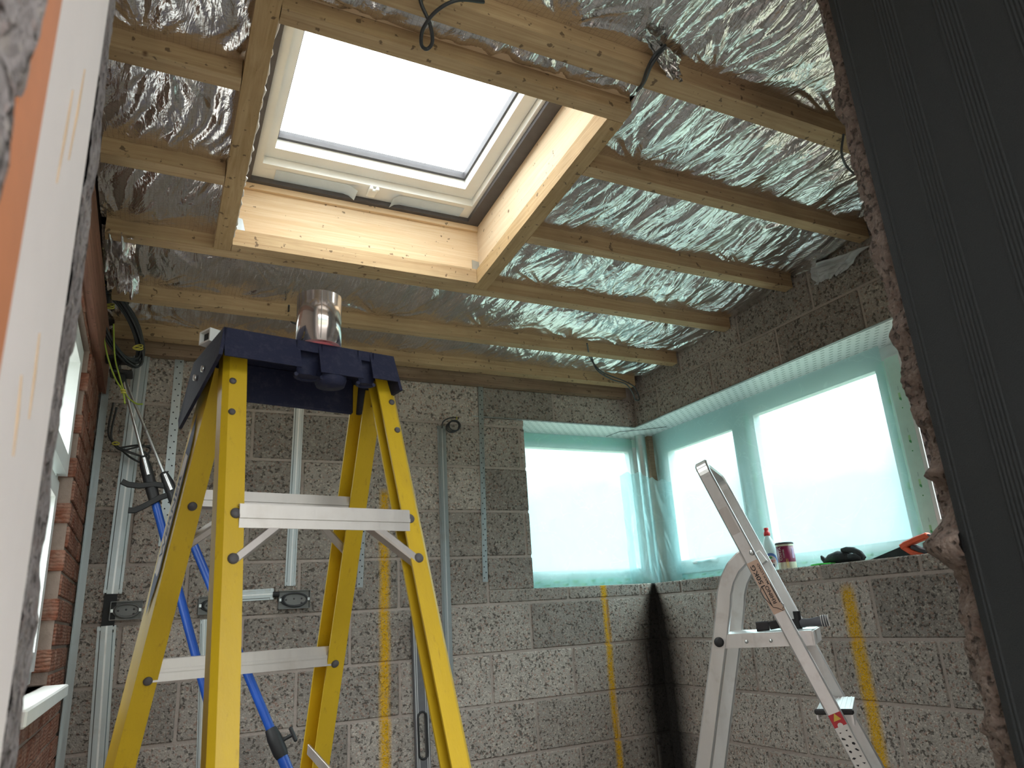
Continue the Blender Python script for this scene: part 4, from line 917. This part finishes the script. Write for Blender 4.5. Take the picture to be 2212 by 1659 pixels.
for (u, v) in ((U0 - .012, .055), (U0 - .012, .0)):
    MB().lathe([(.006, 0), (.006, .003), (0, .004)], lp_(u + .004, v, CT - .05), 10, ax=-LU).build('rivet', M['steel'], capo)
# brand sticker on the rear left rail
r_ = rails[2, -1]; o_, A_, B_, ax, iu, n = r_
fc = lambda h, dn: rl(2, -1, h) - iu * .0215 + n * dn
outl = [(-.001, .052), (.016, .10), (.0185, .13), (.0185, .33), (.012, .36), (-.004, .41), (-.014, .36), (-.0165, .33), (-.0165, .14), (-.010, .09)]
MB().add([fc(h, d) for d, h in outl], [tuple(range(len(outl)))]).build('sticker_border', M['inkblue'], o_)
outl = [(.012, .125), (.014, .145), (.014, .325), (.010, .335), (-.012, .335), (-.012, .145), (-.009, .125)]
MB().add([fc(h, d) - iu * .0006 for d, h in outl], [tuple(range(len(outl)))]).build('sticker', M['paper'], o_)
text('lettering', 'WERNER', fc(.233, .001) - iu * .0012, -ax, n * -1 if np.cross(-ax, -n) @ iu < 0 else n, .022, M['inkblue'], o_, fit=.165)

# foil tape roll on the cap
tr = thing('foil_tape_roll', lp_(-.003, -.070, CT), 'shiny silver foil tape roll standing on the navy ladder top', 'tape roll')
c = lp_(-.003, -.070, CT + .001); r0 = .042; hh = .101
MB().lathe([(.033, 0), (r0, 0), (r0, hh), (.033, hh), (.033, 0)], c, 48).build('tape', M['chrome'], tr)
MB().lathe([(.0315, -.0005), (.0328, -.0005), (.0328, hh + .0005), (.0315, hh + .0005), (.0315, -.0005)], c, 40).build('core', M['lime'], tr)
MB().lathe([(.0325, -.0008), (r0 - .0006, -.0008)], c, 40).build('label_ring', M['lime'], tr)
text('lettering', 'TIMCO', c + V(0, 0, -.0012) - LVv * .0372 + LU * 0, LU, LVv, .0075, M['red'], tr)
MB().tube([c + V(0, 0, .002) - LVv * (r0 + .0002) - LU * .012, c + V(0, 0, hh - .002) - LVv * (r0 + .0002) - LU * .012], .0007, 5).build('tape_edge', M['aludull'], tr)
# hollow plastic trim lying across the top
tb = thing('trim_tube', lp_(-.14, .06, CT), 'pale hollow plastic profile with a pink label lying on the left of the ladder top', 'plastic profile')
d0 = lp_(-.185, .03, CT + .012); d1 = lp_(-.05, .07, CT + .006); dx = unit(d1 - d0); dn = unit(np.cross(V(0, 0, 1), dx)); L = np.linalg.norm(d1 - d0)
sec = [(-.018, 0), (.018, 0), (.018, .026), (-.018, .026)]; secI = [(-.015, .003), (.015, .003), (.015, .023), (-.015, .023)]
mb = MB(); P = []
for d in (0, L):
    for S_ in (sec, secI):
        for (u, z) in S_: P.append(d0 + dx * d + dn * u + V(0, 0, z))
F = [(i, (i + 1) % 4, 8 + (i + 1) % 4, 8 + i) for i in range(4)] + [(4 + (i + 1) % 4, 4 + i, 12 + i, 12 + (i + 1) % 4) for i in range(4)] + [(i, 4 + i, 4 + (i + 1) % 4, (i + 1) % 4) for i in range(4)] + [(8 + i, 8 + (i + 1) % 4, 12 + (i + 1) % 4, 12 + i) for i in range(4)]
mb.add(P, F); mb.build('profile', M['whitewarm'], tb)
MB().obox(d0 + dx * (L * .55) + V(0, 0, .0268), dx, dn, V(0, 0, 1), L * .7, .034, .001).build('label_strip', M['lime'], tb)
MB().obox(d0 + dx * .01 + V(0, 0, .013), dx, dn, V(0, 0, 1), .004, .030, .020).build('dark_inside', M['black'], tb)
kb = lp_(.070, .02, CT)
MB().obox(kb + V(0, 0, .008), LU, LVv, V(0, 0, 1), .05, .02, .014, bev=.003).lathe([(.008, 0), (.010, .006), (.008, .020), (0, .022)], kb + LU * .012, 12).build('drill_bit_holder', M['gasket'], label='small dark metal fitting lying right of the foil tape roll on the ladder top', cat='fitting')

# ------------------------------------------------------------------ aluminium step ladder
AW = unit(V(.79, .62, 0)); AS = V(AW[1], -AW[0], 0); AP = V(1.57127733, 1.53983361, 0)
def A3(s, z, o=0): return AP + AS * s + AW * o + V(0, 0, H0 + z)
def apl(px, py, o=0):
    r = ray(px, py); t = ((AP @ AW) + o) / (r @ AW); return CAM + r * t
al = thing('platform_ladder', (AP[0], AP[1], 0), 'slim aluminium platform step ladder standing below the wide window', 'ladder')
OW = .30; sdir = unit(V(.312, 0, -.828)); SD = unit(AS * .281 + V(0, 0, -.771)); SN = unit(AS * .771 + V(0, 0, .281))
topA, footA = A3(-.118, .36), A3(.177 + .293, -1.188)
pth = [A3(.135 + .2825, -1.188), A3(.135, -.413), A3(-.0155, 0.0), A3(-.146, .358)]
rad = .05; tip = A3(-.146, .358)
arc = []
for k in range(0, 9):
    t = math.pi / 2 * k / 8; arc.append(tip - SD * (rad * math.sin(t)) + AW * (rad * (1 - math.cos(t))))
arc2 = [p_ + AW * 0 for p_ in arc][::-1]; arc2 = [tip - SD * (rad * math.sin(math.pi / 2 * k / 8)) + AW * (OW - rad * (1 - math.cos(math.pi / 2 * k / 8))) for k in range(9)][::-1]
st0 = MB().sweep(pth + arc[1:5], SN, .037, .022).build('stile', M['alu'], al)
MB().sweep([p_ + AW * OW for p_ in pth] + arc2[::-1][1:5], SN, .037, .022).build('stile', M['alu'], al)
MB().sweep(arc[3:] + arc2[:-3], SN, .039, .025).build('grab_rail', M['alu'], al, label='rounded grab rail joining the tops of the two stiles')
leg = [(-.055, .135), (-.085, .118), (-.112, .095), (-.135, .060), (-.148, .025), (-.155, -.01), (-.176, -.09), (-.270, -.425), (-.485, -1.188)]
for o in (.024, OW - .024):
    LN = [unit(AS * .2 + V(0, 0, 1)) if i < 3 else unit(AS + V(0, 0, .35)) for i in range(len(leg))]
    MB().sweep([A3(s_, z_, o) for s_, z_ in leg], unit(AS * 1 + V(0, 0, .45)), .042, .022).build('leg', M['alu'], al)
for s_, z_ in ((.4175, -1.188), (-.485, -1.188)):
    for o in (0, OW): MB().obox(A3(s_, z_, o), AS, AW, V(0, 0, 1), .06, .032, .026, bev=.004).build('foot', M['black'], al)
pc = A3(-.055, -.105, OW / 2)
plt = MB().obox(pc + V(0, 0, .018), AS, AW, V(0, 0, 1), .245, OW - .03, .004).obox(A3(-.055, -.105, .016), AS, AW, V(0, 0, 1), .245, .004, .036).obox(A3(-.055, -.105, OW - .016), AS, AW, V(0, 0, 1), .245, .004, .036).obox(A3(.070, -.105, OW / 2), AS, AW, V(0, 0, 1), .004, OW - .03, .036).build('platform', M['alu'], al)
for s_ in (-.105, -.04): MB().lathe([(.005, 0), (.005, .002), (0, .003)], A3(s_, -.107, .0135), 10, ax=-AW).build('rivet', M['steel'], plt)
MB().lathe([(.0135, 0), (.0135, .006), (.010, .010), (0, .010)], A3(-.180, -.105, .012), 20, ax=-AW).build('pivot_cap', M['black'], al)
MB().lathe([(.008, 0), (.008, .003), (0, .004)], A3(-.050, .130, -.010), 12, ax=-AW).build('rivet', M['steel'], al)
for z_ in (-.285, -.485, -.685, -.885, -1.04):
    s_ = -.146 + .281 / .771 * (.358 - z_)
    tdo = MB().obox(A3(s_, z_, OW / 2), AS, AW, V(0, 0, 1), .085, OW - .024, .005).obox(A3(s_ + .042, z_ - .016, OW / 2), AS, AW, V(0, 0, 1), .004, OW - .024, .036).obox(A3(s_ - .042, z_ - .010, OW / 2), AS, AW, V(0, 0, 1), .004, OW - .024, .022)
    for k in range(7): tdo.obox(A3(s_ - .036 + .012 * k, z_ + .003, OW / 2), AS, AW, V(0, 0, 1), .004, OW - .03, .002)
    td = tdo.build('tread', M['alu'], al); MB().obox(A3(s_, z_ - .002, .014), AS, AW, V(0, 0, 1), .096, .012, .014, bev=.004).build('end_plug', M['black'], td)
# stickers on the near stile (flat print), positions given as distance along the stile from its bent tip
def stick(d0, d1, mat, name='sticker', w0=-.0165, w1=.0165, off=.0114, parent=None):
    q = [tip + SD * d + SN * w - AW * off for d, w in ((d0, w0), (d0, w1), (d1, w1), (d1, w0))]
    return MB().add(q, [(0, 1, 2, 3)]).build(name, M[mat], parent or st0)
def dpx(x, y): return float((apl(x, y) - tip) @ SD)
stick(dpx(1628, 1212), dpx(1695, 1318), 'peach'); stick(dpx(1569, 1095), dpx(1600, 1150), 'aludull', w0=-.014, w1=.011)
stick(dpx(1822, 1532), dpx(1836, 1560), 'redst'); stick(dpx(1836, 1561), dpx(1900, 1675), 'paper')
YD = np.cross(AW, SD)
def tx(body, d, w, hh, mat='ink', fit=None): return text('lettering', body, tip + SD * d + SN * w - AW * .0122, -SD, YD, hh, M[mat], st0, fit=fit)
tx('150KG', dpx(1643, 1244), -.005, .017, fit=.062); tx('MAX LOAD', dpx(1645, 1242), .011, .008, fit=.060); tx('RHINO', dpx(1668, 1284), .003, .014, fit=.050)
db = dpx(1668, 1284)
for w in (-.009, .0145): MB().add([tip + SD * (db + a) + SN * (w + b) - AW * .0122 for a, b in ((-.027, -.0012), (-.027, .0012), (.027, .0012), (.027, -.0012))], [(0, 1, 2, 3)]).build('logo_bar', M['ink'], st0)
lo = [(-.027, -.012), (-.020, -.018), (0, -.018), (.022, -.010), (.032, -.008), (.035, -.002), (.038, .002), (.050, .012), (.042, .013), (.043, .018), (.036, .020), (.030, .016)]
MB().tube([tip + SD * (db + a) + SN * b - AW * .0122 for a, b in lo], .0008, 5).build('logo_outline', M['ink'], st0)
mb = MB(); rr = random.Random(4); d = dpx(1836, 1561) + .012
while d < dpx(1895, 1665):
    for w in (-.009, .008):
        n_ = rr.choice((3, 4, 5)); sz = rr.uniform(.003, .0055); mb.prism([(sz * math.cos(2 * math.pi * q / n_ + rr.random()) * rr.uniform(.6, 1.1), sz * math.sin(2 * math.pi * q / n_)) for q in range(n_)], tip + SD * d + SN * w - AW * .0118, SD, YD, -AW, .0004)
    d += .0155
mb.build('pictograms', M['ink'], st0, kind='stuff')
rd = dpx(1826, 1540); MB().add([tip + SD * (rd + a) + SN * b - AW * .0118 for a, b in ((.008, -.010), (-.010, .0), (.008, .010))], [(0, 1, 2)]).build('warning_triangle', M['yelst'], st0)
MB().lathe([(0, 0), (.007, 0)], tip + SD * (rd + .022) + SN * .001 - AW * .0118, 14).build('pictogram_disc', M['paper'], st0) if False else MB().add([tip + SD * (rd + .021 + .007 * math.cos(t)) + SN * (.007 * math.sin(t)) - AW * .0118 for t in np.arange(12) * math.pi / 6], [tuple(range(12))]).build('pictogram_disc', M['paper'], st0)

# hammer lying on the platform
hm = thing('hammer', apl(1700, 1352, .13), 'dark steel hammer with a ribbed grey grip lying on the ladder platform', 'hammer')
PT = H0 - .105 + .020
g0, g1 = apl(1728, 1346, .13), apl(1787, 1341, .13); g0[2] = PT + .016; g1[2] = PT + .020; gx = unit(g1 - g0); Lg = np.linalg.norm(g1 - g0)
MB().lathe([(.0, 0), (.011, .0), (.0125, .01), (.0105, Lg * .3), (.012, Lg * .6), (.015, Lg * .85), (.0165, Lg - .004), (.013, Lg + .002), (0, Lg + .003)], g0, 20, ax=gx).build('grip', simple('grey_rubber_grip', (.10, .10, .115), .55), hm)
for k in range(4): MB().tube(loop_pts(g0 + gx * (Lg * .8 + k * .006), AW, np.cross(AW, gx), .0158, .0158, 18), .0011, 5).build('grip_ring', M['paper'], hm)
h0, h1 = apl(1634, 1352, .13), g0.copy(); h0[2] = PT + .013
hx = unit(h1 - h0); hs = unit(np.cross(hx, V(0, 0, 1)))
MB().sweep([h0, h0 + hx * .035], V(0, 0, 1), .026, .018).sweep([h0 + hx * .037, h0 * .45 + h1 * .55 + V(0, 0, .004), h1 - hx * .0], V(0, 0, 1), .024, .014).build('head', simple('dark_steel', (.04, .038, .04), .45, .6, .3), hm)
MB().tube([g0 - gx * .004 + V(0, 0, -.015), g0 - gx * .004 + V(0, 0, .034)], [.009, .011], 12).build('peen', M['black'], hm)

# ------------------------------------------------------------------ things on the sill
def wrap(o, c, r):
    me = o.data; n = len(me.vertices); q = np.empty(n * 3); me.vertices.foreach_get('co', q); q = q.reshape(-1, 3) + WL[o] if o.parent is None else q.reshape(-1, 3) + WL[o.parent]
    d = q[:, :2] - c[:2]; ln = np.linalg.norm(d, axis=1); q[:, :2] = c[:2] + d / ln[:, None] * r
    me.vertices.foreach_set('co', (q - WL[o]).ravel()); me.update()
def face_axes(c, turn=0):
    f = unit(V(-c[0], -c[1], 0)); a = turn; f = V(f[0] * math.cos(a) - f[1] * math.sin(a), f[0] * math.sin(a) + f[1] * math.cos(a), 0); return f, np.cross(V(0, 0, 1), f)
bc = at(1669, 1229, 0, 2.565); bc[2] = SILL
bt = thing('washing_up_bottle', bc, 'clear washing-up liquid bottle with a red cap standing on the sill', 'bottle')
MB().lathe([(0, 0), (.028, 0), (.032, .006), (.033, .03), (.032, .09), (.026, .125), (.013, .152), (.010, .158), (.010, .162)], bc, 28).build('body', M['bottle'], bt)
MB().lathe([(.0, .158), (.0145, .158), (.0145, .172), (.0115, .176), (.0095, .178), (.0095, .186), (.0115, .189), (.010, .194), (0, .194)], bc, 20).build('cap', M['red'], bt)
f, x = face_axes(bc)
def cyl_patch(name, c, r, f, x, a0, a1, z0, z1, mat, parent, round_=False, n=16):
    P = []; m = 10
    for i in range(n + 1):
        t = -1 + 2 * i / n; a = a0 + (a1 - a0) * i / n; hh = math.sqrt(max(0.02, 1 - t * t)) if round_ else 1
        for j in range(2):
            z = (z0 + z1) / 2 + (z1 - z0) / 2 * hh * (-1 if j == 0 else 1); P.append(c + (f * math.cos(a) + x * math.sin(a)) * r + V(0, 0, z))
    return MB().add(P, [(2 * i, 2 * i + 2, 2 * i + 3, 2 * i + 1) for i in range(n)], True).build(name, mat, parent)
cyl_patch('label_back', bc, .0334, f, x, -.95, .95, .012, .078, simple('blue_label', (.10, .22, .55), .5), bt, True)
cyl_patch('label', bc, .0337, f, x, -.80, .80, .010, .066, M['paper'], bt, True)
o = text('lettering', 'FAIRY', bc + f * .0338 + V(0, 0, .040), x, V(0, 0, 1), .017, M['red'], bt, fit=.042); wrap(o, bc, .0342)
cyl_patch('label_leaf', bc, .0342, f, x, -.25, .2, .052, .063, M['leaf'], bt, True); cyl_patch('label_badge', bc, .0342, f, x, -.35, .35, .014, .028, M['inkblue'], bt)
tcn = at(1703, 1230, 0, 2.56); tcn[2] = SILL
tn = thing('coffee_tin', tcn, 'maroon coffee tin with a grey lid standing on the sill beside the bottle', 'tin')
MB().lathe([(0, 0), (.037, 0), (.038, .002), (.038, .032), (.038, .109), (.0, .109)], tcn, 36).build('body', M['maroon'], tn)
MB().lathe([(.0383, .001), (.0383, .030)], tcn, 36).build('base_band', M['tin'], tn)
MB().lathe([(.0383, .099), (.0383, .107)], tcn, 36).build('rim_band', M['tin'], tn)
MB().lathe([(.0, .116), (.037, .116), (.0395, .114), (.0395, .107), (.038, .107)], tcn, 36).build('lid', M['gasket'], tn)
f, x = face_axes(tcn)
q = f * math.cos(.62) - x * math.sin(.62); qx = np.cross(V(0, 0, 1), q)
o = text('lettering', 'COSTA', tcn + q * .0384 + V(0, 0, .066), V(0, 0, 1), -qx, .017, M['paper'], tn, fit=.058); wrap(o, tcn, .0388)
q = f * math.cos(.22) - x * math.sin(.22); qx = np.cross(V(0, 0, 1), q)
o = text('lettering', 'COFFEE', tcn + q * .0384 + V(0, 0, .066), V(0, 0, 1), -qx, .008, M['paper'], tn, fit=.036); wrap(o, tcn, .0388)
for a in (-.05, .1): cyl_patch('gold_spoon_print', tcn, .0388, f, x, a, a + .06, .004, .045, M['yelst'], tn, True, 6)
cyl_patch('text_panel', tcn, .0386, f, x, .75, 1.05, .045, .088, simple('lilac_print', (.5, .35, .55), .5), tn)
def sp(x, y, xx=2.56): return at(x, y, 0, xx)
G2 = 'black work gloves on the sill'
gl = thing('work_glove', sp(1805, 1215), 'flat black work glove lying palm down on the sill left of the saw', 'glove', G2)
b0 = SILL + .016
def onsill(x, y, xx, z=.016): p_ = sp(x, y, xx); p_[2] = SILL + z; return p_
mb = MB()
mb.tube([onsill(1782, 1212, 2.57, .012), onsill(1795, 1208, 2.57, .022), onsill(1812, 1205, 2.57, .027), onsill(1835, 1207, 2.57, .022), onsill(1850, 1212, 2.57, .014)], [.010, .021, .026, .021, .012], 14); mb.build('palm', M['glove'], gl)
for k, (xx, l) in enumerate(((2.545, 1864), (2.565, 1868), (2.585, 1862))): MB().tube([onsill(1838, 1210, xx, .014), onsill(1852, 1211, xx, .015), onsill(l, 1213, xx, .010)], [.011, .010, .007], 10).build('finger', M['glove'], gl)
MB().tube([onsill(1785, 1212, 2.57, .010), onsill(1776, 1200, 2.57, .030), onsill(1773, 1196, 2.57, .040)], [.012, .009, .004], 8).build('cuff', M['glove'], gl)
g2 = thing('work_glove', sp(1845, 1205), 'black work glove with a finger curled up over the other glove', 'glove', G2)
MB().tube([onsill(1868, 1213, 2.55, .010), onsill(1860, 1206, 2.55, .030), onsill(1846, 1197, 2.555, .046), onsill(1830, 1192, 2.56, .052), onsill(1819, 1192, 2.56, .052)], [.010, .012, .0125, .012, .008], 12).build('finger', M['glove'], g2)
MB().tube([onsill(1862, 1213, 2.54, .008), onsill(1850, 1212, 2.54, .018), onsill(1835, 1210, 2.54, .022)], [.008, .016, .010], 12).build('palm', M['glove'], g2)
MB().sweep([onsill(1757, 1222, 2.53, .003), onsill(1775, 1220, 2.53, .005), onsill(1800, 1218, 2.53, .003)], V(0, 0, 1), .006, .03).build('green_scraper', M['green'], label='flat lime green plastic piece lying on the sill under the gloves', cat='plastic piece')
sw = thing('hand_saw', sp(1960, 1205), 'hand saw with orange and dark grey handle lying on the sill', 'saw')
bl = [(1868, 1214), (1952, 1178), (1985, 1182), (2040, 1188), (2040, 1197), (1960, 1204)]
pts = [sp(x, y, 2.57) for x, y in bl]; mn = SILL + .001
MB().add([p_ for p_ in pts] + [p_ + V(.0015, 0, 0) for p_ in pts], [tuple(range(6)), tuple(range(6, 12))[::-1]] + [(i, (i + 1) % 6, 6 + (i + 1) % 6, 6 + i) for i in range(6)]).build('blade', M['sawbl'], sw)
X1 = V(1, 0, 0)
MB().sweep([sp(1950, 1182, 2.565), sp(1958, 1176, 2.565), sp(1985, 1164, 2.565), sp(2003, 1157, 2.565), sp(2010, 1163, 2.565)], X1, .030, .022).build('handle_front', M['sawor'], sw)
MB().sweep([sp(2006, 1160, 2.565), sp(2025, 1167, 2.565), sp(2050, 1176, 2.565), sp(2062, 1190, 2.565)], X1, .028, .024).build('handle_grip', M['sawgr'], sw)
MB().sweep([sp(1955, 1183, 2.565), sp(1972, 1194, 2.565), sp(1992, 1198, 2.565), sp(2050, 1192, 2.565)], X1, .026, .018).build('handle_base', M['sawor'], sw)
MB().sweep([sp(1974, 1181, 2.562), sp(1990, 1188, 2.562), sp(2008, 1193, 2.562)], X1, .034, .014).build('grip_insert', M['sawgr'], sw)

# ------------------------------------------------------------------ outside: a tree seen through the clear light
tc_ = at(2085, 1105, 0, 9.0)
tree = thing('tree', (tc_[0], tc_[1], -.1), 'small leafy tree outside, seen through the clear light at the right', 'tree')
MB().tube([V(tc_[0], tc_[1], -.13), V(tc_[0] + .05, tc_[1], 1.2), tc_ + V(0, 0, -.2)], [.12, .09, .04], 10).build('trunk', M['plate'], tree)
mb = MB(); rt = random.Random(9)
for k in range(2600):
    v = V(rt.gauss(0, .16), rt.gauss(0, .16), rt.gauss(0, .17)); a = unit(V(rt.gauss(0, 1), rt.gauss(0, 1), rt.gauss(0, 1))); b = unit(np.cross(a, V(.3, .5, .8))); c = tc_ + v + V(0, 0, -.15); l = rt.uniform(.02, .04)
    mb.add([c - a * l, c + b * l * .5, c + a * l, c - b * l * .5], [(0, 1, 2, 3)])
mb.build('leaves', M['leafgreen'], tree, kind='stuff')
